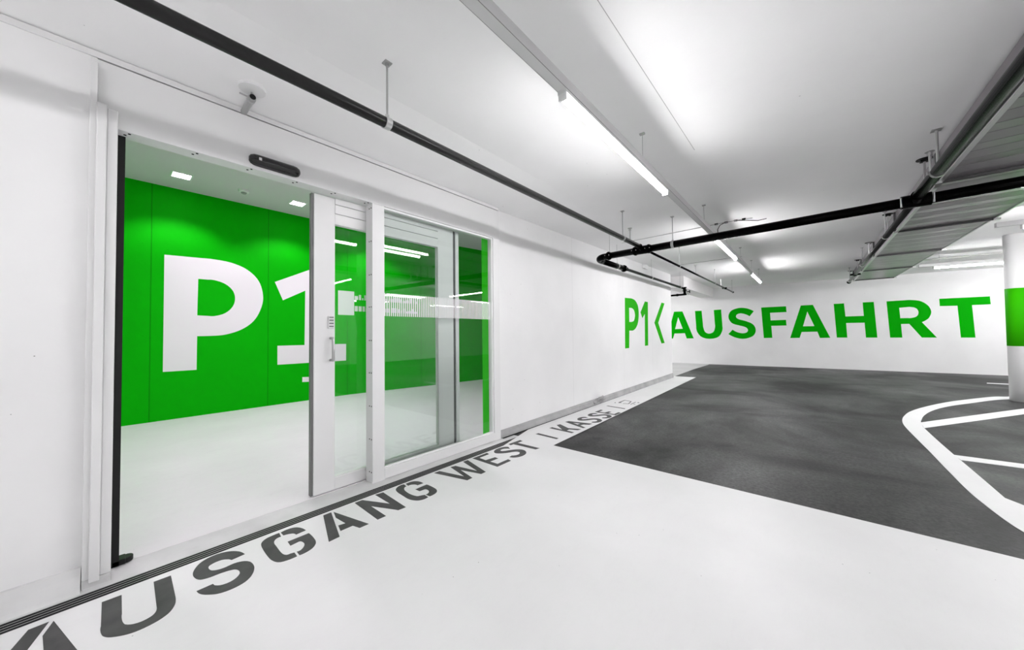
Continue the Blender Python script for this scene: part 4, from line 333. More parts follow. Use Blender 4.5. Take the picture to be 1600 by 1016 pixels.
 'car': [[[[-2.6484,5.9719,0],[-2.65,6.2578,0],[-2.6309,6.2341,0],[-2.6188,5.9589,0]]],[[[-2.65,6.2578,0],[-2.4976,6.2089,0],[-2.4954,6.1811,0],[-2.6285,6.2283,0]]],[[[-2.4976,6.2089,0],[-2.4507,5.9763,0],[-2.4714,5.9846,0],[-2.5066,6.1797,-0]]],[[[-2.5517,5.94,-0],[-2.4605,5.9861,0],[-2.4519,5.965,0],[-2.5372,5.9198,0]]],[[[-2.6484,5.9719,0],[-2.5911,5.991,0],[-2.582,5.9696,0],[-2.6287,5.9406,0]]],[[[-2.4186,5.9393,-0],[-2.4258,6.2054,0],[-2.4115,6.191,0],[-2.4024,5.9416,0]]],[[[-2.3877,5.9974,0],[-2.3522,6.0078,0],[-2.3442,5.9799,0],[-2.3709,5.9762,0]]],[[[-2.6901,5.9038,0],[-2.6994,5.9579,0],[-2.6715,5.9253,-0],[-2.6683,5.8887,0]]],[[[-2.3799,6.1613,0],[-2.3748,6.2084,0],[-2.3392,6.1749,-0],[-2.3562,6.1441,0]]]],
 'island': [[[[4.2519,12.5828,0],[3.1799,11.3655,0],[3.0823,11.2432,0],[2.9871,11.1277,0],[2.8941,11.0189,0],[2.8033,10.9166,0],[2.7144,10.8206,0],[2.6777,10.7885,0],[2.644,10.7686,0],[2.6108,10.751,0],[2.5758,10.7263,0],[2.5367,10.6848,0],[2.4619,10.5848,0],[2.385,10.4736,0],[2.307,10.3548,0],[2.2288,10.232,0],[2.1511,10.1083,0],[2.0687,9.9773,-0],[1.9872,9.8463,0],[1.9059,9.7119,0],[1.8243,9.5711,0],[1.7421,9.4212,0],[1.664,9.2714,0],[1.5861,9.1161,0],[1.5087,8.9557,0],[1.4318,8.7903,0],[1.3557,8.6202,0],[1.3059,8.506,0],[1.2563,8.3888,0],[1.2066,8.2647,0],[1.1566,8.1301,0],[1.1063,7.9823,0],[1.0798,7.8954,0],[1.0528,7.7968,0],[1.0258,7.6895,0],[0.9994,7.5762,0],[0.9739,7.4594,0],[0.9603,7.3899,0],[0.9475,7.3159,0],[0.9359,7.2407,0],[0.9259,7.1672,0],[0.9177,7.0984,0],[0.9102,7.0197,0],[0.9048,6.9478,0],[0.9012,6.8817,0],[0.8988,6.8208,0],[0.8973,6.7641,0],[0.8951,6.6428,0],[0.8943,6.531,0],[0.8944,6.4264,0],[0.8948,6.3269,0],[0.8952,6.2307,0],[0.8958,6.0686,0],[0.8967,5.9172,0],[0.8977,5.7748,0],[0.8985,5.6396,0],[0.8989,5.5102,0],[0.8986,5.3826,0],[0.8979,5.2604,0],[0.8971,5.144,0],[0.8964,5.0341,0],[0.8963,4.9308,0],[0.8963,4.8076,0],[0.8963,4.6914,0],[0.8967,4.5827,0],[0.8977,4.482,0],[0.8998,4.3896,0],[0.9026,4.3178,0],[0.9061,4.2514,0],[0.9103,4.1896,0],[0.9148,4.1314,0],[0.9193,4.0759,0],[0.9237,4.025,0],[0.9282,3.9765,0],[0.933,3.9307,0],[0.9381,3.8876,0],[0.9436,3.8474,0],[0.9484,3.8176,0],[0.9536,3.7899,0],[0.9592,3.7641,0],[0.9652,3.7401,0],[0.9715,3.7179,0],[1.0815,3.2762,0],[1.3521,4.0705,0],[1.1215,4.2728,0],[1.0654,4.3695,0],[1.0654,4.4548,0],[1.0653,4.5442,0],[1.0651,4.638,0],[1.0648,4.7366,0],[1.0643,4.8404,-0],[1.0638,4.9373,0],[1.0631,5.0388,0],[1.0623,5.1453,0],[1.0614,5.2573,0],[1.0602,5.375,0],[1.0576,5.5929,0],[1.0566,5.8398,0],[1.0574,6.1212,0],[1.0602,6.4444,0],[1.0657,6.8185,0],[1.0682,6.8761,0],[1.0734,6.9443,0],[1.0808,7.0205,0],[1.0895,7.1021,0],[1.0989,7.1864,0],[1.1025,7.2149,0],[1.1072,7.2457,0],[1.1126,7.2778,0],[1.1185,7.3099,0],[1.1247,7.341,0],[1.1427,7.4296,0],[1.1613,7.521,0],[1.1806,7.6119,0],[1.2003,7.6989,0],[1.2202,7.7784,0],[1.2542,7.9011,0],[1.2885,8.017,-0],[1.3227,8.1253,0],[1.3564,8.2254,0],[1.3894,8.3165,0],[1.4413,8.4498,0],[1.4925,8.573,0],[1.5431,8.6867,0],[1.5929,8.792,0],[1.642,8.89,0],[1.7205,9.0367,0],[1.798,9.172,0],[1.8752,9.3003,0],[1.9528,9.4268,0],[2.032,9.557,0],[2.1075,9.6831,0],[2.184,9.8104,0],[2.2611,9.9367,0],[2.3382,10.0597,0],[2.4146,10.1769,0],[2.4571,10.2385,0],[2.4984,10.2942,0],[2.5383,10.344,0],[2.5769,10.3876,0],[2.614,10.425,0],[3.0749,10.9943,0],[4.0874,12.0998,0]]],[[[1.0922,7.1811,0],[2.5002,9.3729,0],[3.8986,11.5458,-0],[3.6302,10.7578,0],[2.3377,8.7716,0],[1.067,6.8098,0]]],[[[1.0581,5.5409,0],[1.4703,5.5629,0],[1.8656,5.5778,0],[1.8106,5.4165,0],[1.425,5.3954,0],[1.0658,5.3684,0]]]],
 'thin': [[[[3.0595,13.2913,0],[3.336,13.3071,0],[3.7453,13.3702,0],[3.7038,13.2234,0],[3.298,13.1568,0],[3.0239,13.1381,0]]]],
}
# ------------------------------------------------------------------ the room
WX = -2.92          # garage face of the long wall
WB = -3.14          # its lobby face
CZ = 2.90           # ceiling
def struct(name, mb, m, label, cat, **k):
    o = mb.build(name, m, **k); return tag(o, label, cat, kind='structure')
struct('floor', MB().box(-7.6, 9.2, -6.2, 16.5, -0.12, 0.0), 'asphalt', 'dark asphalt garage floor with worn streaks', 'floor')
# white painted floor: the near apron and the strip along the wall that carries the lettering
struct('floor_paint', MB().add([(x, y, .0072) for x, y in ((-2.645, -6.2), (9.2, -6.2), (9.2, 3.267), (-2.218, 3.267), (-2.416, 10.52), (-2.99, 10.42), (-2.895, 10.1), (-2.835, 3.6), (-2.648, 2.9))], [tuple(range(9))]), 'floorw', 'white painted floor apron with a white strip along the wall', 'floor')
struct('floor_threshold', MB().box(-2.96, -2.72, -6.2, 3.3, 0, .004), 'plinthl', 'pale bare screed strip between the glass door and the drain', 'floor')
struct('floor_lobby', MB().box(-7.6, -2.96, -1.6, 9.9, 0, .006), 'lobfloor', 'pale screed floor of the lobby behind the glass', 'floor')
struct('floor_passage', MB().add([(-7.5, 10.15, .004), (-2.94, 10.15, .004), (-2.99, 12.6, .004), (-2.95, 14.81, .004), (-3.0, 15.04, .004), (-7.5, 14.7, .004)], [tuple(range(6))]), 'floorg', 'pale grey screed floor of the passage beyond the wall end', 'floor')
struct('ceiling', MB().box(-2.15, 9.2, -6.2, 16.4, CZ, CZ + .15), 'ceil', 'white painted concrete garage ceiling', 'ceiling')
ce = MB()
yy_ = (-6.2, 3.085, 10.12); zz_ = (2.803, 2.803, 2.850); xx_ = (-2.87, -2.87, -2.93)
vs = []
for y, z, x in zip(yy_, zz_, xx_): vs += [(-2.15, y, CZ), (x, y, z), (-3.2, y, z), (-3.2, y, CZ + .15), (-2.15, y, CZ + .15)]
fs = [tuple(range(5)), tuple(range(10, 15))]
for i in range(2):
    for k in range(5): fs.append((i * 5 + k, i * 5 + (k + 1) % 5, (i + 1) * 5 + (k + 1) % 5, (i + 1) * 5 + k))
ce.add(vs, fs)
struct('ceiling_edge', ce, 'ceil', 'white ceiling border that falls slightly to the long wall', 'ceiling')
struct('wall_passage_side', MB().box(-7.6, -2.95, 10.1, 10.15, 0, CZ), 'wall', 'white passage wall behind the wall end', 'wall')
struct('ceiling_passage', MB().box(-7.6, -2.15, 10.12, 16.4, CZ, CZ + .15), 'ceil', 'white ceiling over the passage beyond the wall end', 'ceiling')
cs = MB()
cs.add([(-.757, 1.2, CZ - .0006), (-.753, 1.2, CZ - .0006), (-.753, 3.42, CZ - .0006), (-.757, 3.42, CZ - .0006)], [(0, 1, 2, 3)])
tag(cs.build('ceiling_joint', mat('ceiling_joint_grey', (.45, .45, .45), .8)), 'hairline grey formwork joint in the white ceiling beside the lamp trunking', 'joint', kind='structure')
# long wall, three pieces and the lintel zone over the glass front
struct('wall_left', MB().box(WB, -2.86, -6.2, -0.055, 0, 2.80), 'wall', 'white wall left of the glass door opening', 'wall')
struct('wall_right', MB().box(WB, WX, 3.085, 10.15, 0, 2.87), 'wall', 'white wall with green lettering right of the glass front', 'wall')
struct('wall_lintel', MB().box(WB, -2.905, -0.055, 3.085, 2.52, 2.80), 'wall', 'white wall zone above the glass front', 'wall')
struct('wall_reveal', MB().box(-3.14, -3.04, 3.07, 3.084, 0, 2.52), 'greenr', 'narrow green painted wall edge seen through the fixed glass', 'wall')
struct('wall_far', MB().add([(-7.6, 14.658, 0), (9.2, 16.071, 0), (9.2, 16.3, 0), (-7.6, 16.3, 0), (-7.6, 14.658, CZ), (9.2, 16.071, CZ), (9.2, 16.3, CZ), (-7.6, 16.3, CZ)],
      [(3, 2, 1, 0), (4, 5, 6, 7), (0, 1, 5, 4), (1, 2, 6, 5), (2, 3, 7, 6), (3, 0, 4, 7)]), 'far', 'white far wall of the garage with big green lettering', 'wall')
struct('wall_near', MB().box(-3.2, 9.2, -6.4, -6.2, 0, CZ), 'wall', 'white garage wall behind the viewpoint', 'wall')
struct('wall_east', MB().box(9.2, 9.4, -6.2, 16.3, 0, CZ), 'wall', 'white garage wall far to the right', 'wall')
struct('wall_passage', MB().box(-7.6, -7.45, 10.1, 14.7, 0, CZ), 'wall', 'white end wall of the passage', 'wall')
# lobby shell
struct('wall_green', MB().prism([(-7.45, -1.6, 0), (-7.45, 3.35, 0), (-6.87, 6.8, 0), (-6.4, 9.9, 0), (-7.6, 9.9, 0), (-7.6, -1.6, 0)], (0, 0, 3.62)), 'green', 'bright green lobby wall with white lettering', 'wall')
struct('wall_lobby_south', MB().box(-7.6, WB, -1.75, -1.6, 0, 3.7), 'green', 'green end wall of the lobby on the left', 'wall')
struct('wall_lobby_north', MB().box(-7.6, WB, 9.9, 10.1, 0, 3.7), 'green', 'green end wall of the lobby on the right', 'wall')
struct('wall_lobby_upper', MB().box(-3.2, WB, -1.6, 9.9, 2.52, 3.62).box(-3.16, WB, -1.6, -0.06, 0, 2.52), 'wall', 'white lobby side of the wall above the glass front', 'wall')
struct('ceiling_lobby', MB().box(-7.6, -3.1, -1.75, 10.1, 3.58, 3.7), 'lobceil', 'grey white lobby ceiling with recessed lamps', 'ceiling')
# beam beyond the wall end
struct('beam', MB().box(-3.25, -2.80, 11.0, 15.3, 2.56, CZ), 'beam', 'white concrete downstand beam between wall end and far wall', 'beam')
struct('trim_1', MB().box(-2.92, -2.852, -6.2, 3.085, 2.766, 2.800), 'alu', 'thin white edge trim under the ceiling along the long wall', 'trim')
# plinths
pl = MB()
def pr_(y, h, p): return [(WX - .01, y, h), (WX + p * .4, y, h * .98), (WX + p * .8, y, h * .8), (WX + p, y, h * .35), (WX + p, y, 0), (WX - .01, y, 0)]
A_ = pr_(3.09, .078, .065); B_ = pr_(10.14, .125, .03)
pl.add(A_ + B_, [tuple(range(6)), tuple(range(6, 12))] + [(k, (k + 1) % 6, (k + 1) % 6 + 6, k + 6) for k in range(6)])
struct('baseboard_right', pl, 'plinth', 'grey weathered concrete plinth along the wall right of the glass', 'baseboard')
pl = MB()
prof = [(-2.87, 0.105), (-2.845, .10), (-2.82, .07), (-2.785, .02), (-2.765, 0.0), (-2.87, 0)]
pl.prism([(x, -6.2, z) for x, z in prof], (0, 6.12, 0))
struct('baseboard_left', pl, 'plinthl', 'pale grey plinth at the foot of the wall left of the door', 'baseboard')
tag(MB().add([(-2.86, 3.1, .0062), (-2.82, 3.1, .0062), (-2.83, 3.55, .0062), (-2.88, 10.14, .0062), (-2.90, 10.14, .0062)], [tuple(range(5))]).build('floor_joint', 'dark'), 'dark open joint between the plinth and the white floor strip', 'joint', kind='structure')
random.seed(3)
br = MB((-2.86, 5.55, .06))
for k in range(14):
    y = 5.35 + random.random() * .5; z = .03 + random.random() * .07; s = .012 + random.random() * .022
    br.tube([(-2.872, y, z), (-2.862 + random.random() * .01, y + s, z + s * .4), (-2.866, y + 2 * s, z)], [s * .5, s, s * .3], 6)
tag(br.build('broken_plaster', 'plinth'), 'broken lump of grey plaster on the plinth beside the floor word', 'plaster')

# pillar
pil = empty('pillar', (2.55 + .35, 10.2 + .12, 0))
mb = MB((2.9, 10.32, 0))
def pilpoly(z, g=0):
    pts = []
    x0, x1, y0, y1, r = 2.615 - g, 3.25 + g, 10.18 - g, 10.44 + g, .10
    for cx, cy, a0 in ((x0 + r, y0 + r, 180), (x1 - r, y0 + r, 270), (x1 - r, y1 - r, 0), (x0 + r, y1 - r, 90)):
        for k in range(9):
            a = math.radians(a0 + k * 90 / 8); pts.append((cx + r * math.cos(a), cy + r * math.sin(a), z))
    return pts
mb.prism(pilpoly(0), (0, 0, CZ)); mb.build('shaft', 'wall', pil, smooth=True)
mb = MB((2.9, 10.32, 0)); mb.prism(pilpoly(.953, .002), (0, 0, 1.003)); mb.build('green_band', 'greenc', pil, smooth=True)['label'] = 'bright green painted band round the pillar'
tag(pil, 'white round-edged concrete pillar with a green band at right', 'pillar')

# ------------------------------------------------------------------ glazed front: fixed frame
FX = -2.85
D = empty('door_1', (FX, 1.5, 0)); tag(D, 'white framed glass front with fixed pane and header over the door opening', 'door frame', kind='structure')
o0 = (FX, 1.5, 0)
MB(o0).box(-2.965, FX, -0.075, 3.085, 2.41, 2.757).build('header', 'alu', D, bevel=.002)
MB(o0).box(-2.965, FX, 1.475, 1.587, 0.0, 2.41).build('post', 'alu', D, bevel=.002)
MB(o0).box(-2.94, FX, 2.978, 3.085, 0.0, 2.41).build('jamb', 'alu', D, bevel=.002)
MB(o0).box(-2.93, FX, 1.587, 2.978, 0.008, 0.098).build('bottom_rail', 'alu', D, bevel=.002)
for q in ((1.587, 2.978, .098, .112), (1.587, 2.978, 2.392, 2.41), (2.962, 2.978, .112, 2.392)): MB(o0).box(-2.895, -2.862, *q).build('glazing_bead', 'plastic', D, bevel=.003)
MB(o0).add([(-2.88, 1.587, .1), (-2.88, 2.978, .1), (-2.88, 2.978, 2.41), (-2.88, 1.587, 2.41)], [(0, 1, 2, 3)]).build('pane', 'glass', D)['label'] = 'clear fixed glass pane'
st = MB(o0)
y = 1.60
while y < 2.955:
    st.box(-2.8795, -2.8785, y, y + .0112, 1.435, 1.642); y += .0212
st.build('stripe_film', 'film', D)['label'] = 'band of thin white vertical safety stripes on the glass'
def screw(c, d, r):
    c = Vector(c); MB(o0).tube([c - Vector(d) * .002, c + Vector(d) * .002], r, 10).build('screw', 'dark', D)
for y in (.055, .338, .615, .891, 1.165, 1.44):
    for x, dy in ((-2.87, .008), (-2.90, -.008)): screw((x, y + dy, 2.4095), (0, 0, 1), .0065)
for z in (2.37, 2.08, 1.79, 1.51, 1.22, .94, .655, .372, .094):
    for x in (-2.868, -2.902): screw((x, 1.4745, z), (0, 1, 0), .0055)
# left casing
MB(o0).box(-2.95, -2.803, -0.077, -0.052, 0.045, 2.715).build('casing', 'alu', D, bevel=.002)
MB(o0).box(-2.95, -2.784, -0.055, -0.018, 0.03, 2.50).build('casing', 'alu', D, bevel=.005)
MB(o0).box(-2.95, -2.806, -0.018, 0.020, 0.045, 2.49).build('casing', 'alu', D, bevel=.004)
MB(o0).box(-3.0, -2.93, 0.020, 0.050, 0.006, 2.41).build('rubber_seal', 'black', D)
MB(o0).box(-3.05, -2.80, -0.077, 0.020, 0.0, 0.045).build('casing_foot', 'plinthl', D)
MB(o0).box(-3.0, -2.95, -0.077, 0.020, 0.045, 2.45).build('casing_back', 'alu', D)
fg = MB((-2.965, .06, 0)); fg.box(-3.0, -2.93, .022, .075, 0.006, .036); fg.tube([(-2.965, .075, .006), (-2.965, .075, .034)], .030, 20)
tag(fg.build('floor_guide', 'black', bevel=.004), 'small black floor guide at the foot of the black door seal', 'door guide')
# sensor
se = empty('door_sensor', (FX, .758, 2.47)); tag(se, 'long black motion sensor on the white header above the opening', 'sensor')
s = MB((FX, .758, 2.47))
pr = []
for k in range(13):
    a = math.pi * k / 12
    pr.append((-2.85 + .042 * math.sin(a), 2.472 + .04 * math.cos(a)))
ys = [(.603, .35), (.612, .72), (.63, .94), (.65, 1), (.866, 1), (.886, .94), (.904, .72), (.913, .35)]
vs = []; fs = []
for yy, sc_ in ys:
    for (x, z) in pr: vs.append((-2.85 + (x + 2.85) * sc_, yy, 2.472 + (z - 2.472) * sc_))
n = len(pr)
for i in range(len(ys) - 1):
    for k in range(n - 1): fs.append((i * n + k, i * n + k + 1, (i + 1) * n + k + 1, (i + 1) * n + k))
fs += [tuple(range(n)), tuple((len(ys) - 1) * n + k for k in range(n))]
s.add(vs, fs).build('housing', 'blackg', se, smooth=True)
MB((FX, .758, 2.47)).box(-2.812, -2.8065, .652, .668, 2.464, 2.482).build('sensor_emblem', 'galv', se)

# ------------------------------------------------------------------ sliding leaf
LF = -2.972
Lf = empty('door_2', (LF, 1.8, 0)); tag(Lf, 'white framed sliding glass door leaf standing half open behind the fixed pane', 'door', kind='structure')
o1 = (LF, 1.8, 0); LB = -3.022
MB(o1).box(LB, LF, 1.055, 1.215, .012, 2.405).build('stile', 'alu', Lf, bevel=.003)
MB(o1).box(LB, LF, 2.262, 2.468, .012, 2.405).build('stile', 'alu', Lf, bevel=.003)
MB(o1).box(LB, LF, 1.215, 2.262, .012, .105).build('bottom_rail', 'alu', Lf, bevel=.003)
MB(o1).box(LB, LF, 1.215, 2.262, 2.19, 2.276).box(LB, LF + .004, 1.215, 2.262, 2.280, 2.352).box(LB, LF + .008, 1.215, 2.262, 2.356, 2.405).build('top_rail', 'alu', Lf)
MB(o1).box(LB, -2.985, 1.038, 1.055, .012, 2.405).build('edge_seal', mat('grey_seal', (.16, .16, .16), .5), Lf)
MB(o1).box(LB, -2.985, 2.468, 2.50, .012, 2.405).build('edge_seal', mat('grey_seal_back', (.10, .10, .10), .5), Lf)
MB(o1).box(LB, LF, 2.50, 2.548, .012, 2.405).build('meeting_profile', 'alu', Lf, bevel=.003)
MB(o1).box(LB + .01, LF + .006, 1.215, 2.262, .105, .117).build('glazing_bead', 'plastic', Lf)
MB(o1).add([(-2.997, 1.215, .10), (-2.997, 2.262, .10), (-2.997, 2.262, 2.20), (-2.997, 1.215, 2.20)], [(0, 1, 2, 3)]).build('pane', 'glass', Lf)
fl_ = MB(o1).box(-2.9965, -2.9955, 1.25, 1.385, 1.44, 1.645)
fl_.build('frosted_label', 'filmt', Lf)['label'] = 'pale frosted rectangle stuck on the leaf glass'
rows = MB(o1); random.seed(5)
for z in (1.475, 1.575):
    y = 1.39
    while y < 2.02:
        h = .018 + random.random() * .02; wd = .012 + random.random() * .02
        rows.box(-2.9965, -2.9955, y, y + wd, z, z + .045 if random.random() > .5 else z + h); y += wd + .008
rows.build('frosted_notice', 'filmt', Lf)['label'] = 'two rows of small pale frosted marks on the leaf glass'
hd = MB(o1)
hd.tube([(LF, 1.182, 1.245), (LF + .045, 1.182, 1.245), (LF + .052, 1.182, 1.235), (LF + .052, 1.182, 1.075), (LF + .045, 1.182, 1.065), (LF, 1.182, 1.065)], .011, 12)
hh = hd.build('handle', 'steel', Lf, smooth=True)
kp = MB(o1).box(LF, LF + .012, 1.16, 1.205, 1.325, 1.425).build('lock_plate', 'alug', Lf, bevel=.003)
for z in (1.338, 1.363, 1.388, 1.412): MB(o1).box(LF + .012, LF + .014, 1.166, 1.2, z, z + .006).build('key_slot', 'dark', kp)

# ------------------------------------------------------------------ slot drain
dr = empty('slot_drain', (-2.69, 0, 0)); tag(dr, 'long narrow floor drain with dark slots along the door threshold', 'drain')
MB((-2.69, 0, 0)).box(-2.745, -2.645, -6.2, 3.5, .0, .006).build('channel', mat('drain_steel', (.30, .30, .30), .4, .6), dr)
for k in range(4): MB((-2.69, 0, 0)).box(-2.738 + k * .0235, -2.724 + k * .0235, -6.2, 3.48, .0055, .0068).build('slot', 'dark', dr)


# ------------------------------------------------------------------ lettering
fwn = Vector((0.692, -8.23, 0)).normalized()
def word(name, key, m, n, th, axes, label, cat='lettering', part='letter', names=None):
    pts = [p for g in G[key] for L in g for p in L]
    c = Vector([sum(p[i] for p in pts) / len(pts) for i in range(3)])
    e = empty(name, c)
    for g in G[key]: paint(g, n, th, part, m, e, axes)
    return tag(e, label, cat)
word('wall_lettering', 'far', 'greenp', fwn, .002, (0, 2), 'big green word AUSFAHRT painted across the white far wall')
word('wall_lettering', 'p1', 'greenl', (1, 0, 0), .002, (1, 2), 'green P1 with arrow painted at the end of the long white wall')
word('wall_lettering', 'lobby', 'white', (1, 0, 0), .002, (1, 2), 'giant white P1 painted on the green lobby wall')
word('wall_lettering', 'dash', 'white', (1, 0, 0), .002, (1, 2), 'short white bar painted under the giant P1 on the green wall', part='bar')
def lift(k, z=.0035):
    G[k] = [[[[p[0], p[1], z] for p in L] for L in g] for g in G[k]]
for k in ('ausgang', 'west', 'kasse', 'bars', 'car', 'island', 'thin'): lift(k, .0072 if k not in ('island', 'thin') else .0005)
word('floor_lettering', 'ausgang', 'greyp', (0, 0, 1), .0012, (0, 1), 'dark grey stencilled word AUSGANG on the white floor beside the drain')
word('floor_lettering', 'west', 'greyp', (0, 0, 1), .0012, (0, 1), 'dark grey word WEST painted on the white floor by the fixed pane')
word('floor_lettering', 'kasse', 'greyp', (0, 0, 1), .0012, (0, 1), 'dark grey word KASSE painted on the white floor strip')
bar0 = [G['bars'][0]]; bar1 = [G['bars'][1]]
G['b0'] = bar0; G['b1'] = bar1
word('floor_bar', 'b0', 'greyp', (0, 0, 1), .0012, (0, 1), 'dark separator stroke painted between the floor words WEST and KASSE', 'marking', 'stroke')
word('floor_bar', 'b1', 'greyp', (0, 0, 1), .0012, (0, 1), 'dark separator stroke painted just beyond the floor word KASSE', 'marking', 'stroke')
word('floor_symbol', 'car', 'greyp', (0, 0, 1), .0012, (0, 1), 'small dark outline symbol painted on the floor strip after KASSE', 'marking', 'symbol_line')
isl = word('traffic_island_marking', 'island', 'floorw', (0, 0, 1), .003, (0, 1), 'white curved traffic island outline with two hatch bars on the asphalt', 'marking', 'painted_line')
word('road_line', 'thin', 'floorw', (0, 0, 1), .003, (0, 1), 'thin white line on the asphalt left of the pillar', 'marking', 'painted_line')

# ------------------------------------------------------------------ lights
tr = MB((-1.012, 4.5, 2.64))
tr.box(-1.040, -.984, -6.1, 11.75, 2.612, 2.672)
tro = tag(empty('light_trunking', (-1.012, 4.5, 2.64)), 'long white light trunking hung under the ceiling, running away from the camera', 'trunking')
tr.build('rail', 'alug', tro)
for x in (-1.0405, -.9855): MB((-1.012, 4.5, 2.64)).box(x, x + .002, -6.1, 11.75, 2.6112, 2.614).build('edge_groove', mat('groove_grey', (.25, .25, .25), .6), tro)
def trod(x, y):
    m = MB((-1.012, 4.5, 2.64)); m.tube([(x, y, 2.67), (x, y, CZ)], .0025, 6); m.box(x - .02, x + .02, y - .012, y + .012, CZ - .012, CZ)
    m.build('suspension', 'steel', tro)
for y in (-1.2, 2.84, 5.0, 6.6, 8.05, 9.7, 11.2): trod(-1.012, y)
def luminaire(label, loc, rot=0, length=1.80, group=None, lamp='tube'):
    e = empty('linear_light', loc)
    h = MB(loc).box(loc[0] - .027, loc[0] + .027, loc[1], loc[1] + length, loc[2] + .018, loc[2] + .0385); h.build('housing', 'alu', e)
    cz = loc[2] + .004
    MB(loc).tube([(loc[0], loc[1] + .014, cz), (loc[0], loc[1] + length - .014, cz)], .021, 16).build('diffuser', lamp, e, smooth=True)
    for ya, yb in ((loc[1], loc[1] + .014), (loc[1] + length - .014, loc[1] + length)):
        MB(loc).box(loc[0] - .023, loc[0] + .023, ya, yb, cz - .022, loc[2] + .02).build('end_cap', 'plastic', e)
    e.rotation_euler = (0, 0, rot)
    return tag(e, label, 'light', group)
LZ = 2.5735
luminaire('bright linear tube light nearest the camera under the white trunking', (-1.012, 1.62, LZ))
luminaire('bright linear tube light crossed by the thick black pipe, second along the trunking', (-1.012, 5.65, LZ), lamp='tubem')
luminaire('bright linear tube light at the far end of the trunking', (-1.012, 9.70, LZ), lamp='tubef')
luminaire('bright linear tube light on the trunking behind the camera', (-1.012, -2.40, LZ))
luminaire('bright linear tube light on the trunking farthest behind the camera', (-1.012, -6.1, LZ))
# cross rows on the right
def cross(y0, x0, n, ang, lab, z=LZ, lamp='tube'):
    a = math.radians(ang); d = Vector((math.cos(a), math.sin(a), 0))
    e = tag(empty('light_trunking', (x0, y0, z + .07)), 'white light trunking ' + lab, 'trunking')
    L = n * 3.6 - 1.2
    p0 = Vector((x0 - .20, y0, z + .0685)) - Vector((0, 0, 0)); p1 = p0 + d * (L + .2); s_ = Vector((-d.y, d.x, 0)) * .028
    MB((x0, y0, z + .07)).prism([p0 - s_ - Vector((0, 0, .03)), p0 + s_ - Vector((0, 0, .03)), p0 + s_ + Vector((0, 0, .03)), p0 - s_ + Vector((0, 0, .03))], p1 - p0).build('rail', 'alu', e)
    for k in range(n + 1):
        q = p0 + d * (.3 + k * 3.2)
        if (q - p0).length > L: continue
        MB((x0, y0, z + .07)).tube([q, (q.x, q.y, CZ)], .003, 6).build('suspension', 'steel', e)
    for k in range(n):
        q = Vector((x0, y0, z)) + d * (k * 3.6)
        luminaire('%s tube light of the cross row %s' % (['only', 'right'][k], lab), tuple(q), rot=a - math.pi / 2, lamp=lamp)
cross(11.55, 2.02, 1, 8, 'in front of the far wall at right')
cross(7.72, 2.10, 1, 4, 'above and before the pillar', lamp='tubeb')
cross(3.7, 2.10, 1, 0, 'to the right of the camera')

for X_, what in ((4.7, 'right hand'), (7.2, 'outermost')):  # lamp rows added out of view to brighten the far garage
    e = tag(empty('light_trunking', (X_, 5, 2.64)), 'added unseen light trunking of the %s row, parallel to the long wall' % what, 'trunking')
    MB((X_, 5, 2.64)).box(X_ - .028, X_ + .028, -5.8, 15.3, 2.612, 2.672).build('rail', 'alu', e)
    for y in (-5, -1, 3, 7, 11, 15): MB((X_, 5, 2.64)).tube([(X_, y, 2.67), (X_, y, CZ)], .003, 6).build('suspension', 'steel', e)
    for k, y in enumerate((-2.2, 1.9, 5.6, 9.6, 13.2)):
        if X_ > 7 and k in (0, 4): continue
        luminaire('added unseen fill tube of the %s row, ' % what + ('behind the camera', 'level with the camera', 'level with the thick pipe', 'level with the pillar', 'nearest the far wall')[k], (X_, y, LZ), lamp='tubeb' if k > 1 else 'tube')
luminaire('added unseen fill tube under the passage ceiling beyond the wall end', (-5.2, 11.6, LZ + .26), lamp='tubeb')  # hidden lamp added to brighten the passage and the beam
# lobby downlights, then the added front fill row
for k, (x, y, lab) in enumerate(((-6.78, .655, 'leftmost small square recessed downlight in the lobby ceiling'), (-6.75, 2.13, 'small square recessed downlight beside the sliding leaf top'), (-6.72, 3.60, 'square recessed lobby downlight hidden behind the door header'))):
    e = empty('downlight', (x, y, 3.58))
    tag(e, lab, 'light')
    MB((x, y, 3.58)).box(x - .115, x + .115, y - .115, y - .095, 3.572, 3.58).box(x - .115, x + .115, y + .095, y + .115, 3.572, 3.58).box(x - .115, x - .095, y - .095, y + .095, 3.572, 3.58).box(x + .095, x + .115, y - .095, y + .095, 3.572, 3.58).build('rim', 'plastic', e)
    MB((x, y, 3.58)).box(x - .095, x + .095, y - .095, y + .095, 3.575, 3.579).build('panel', 'lamp', e)
    ld = bpy.data.lights.new('downlight_beam', 'SPOT'); ld.energy = SPOT; ld.spot_size = math.radians(118); ld.spot_blend = 0.45; ld.shadow_soft_size = .06
    ld.color = LOBBY_TINT; lo = bpy.data.objects.new('downlight_beam', ld); COL.objects.link(lo); lo.parent = e; lo.location = (0, 0, -.03)
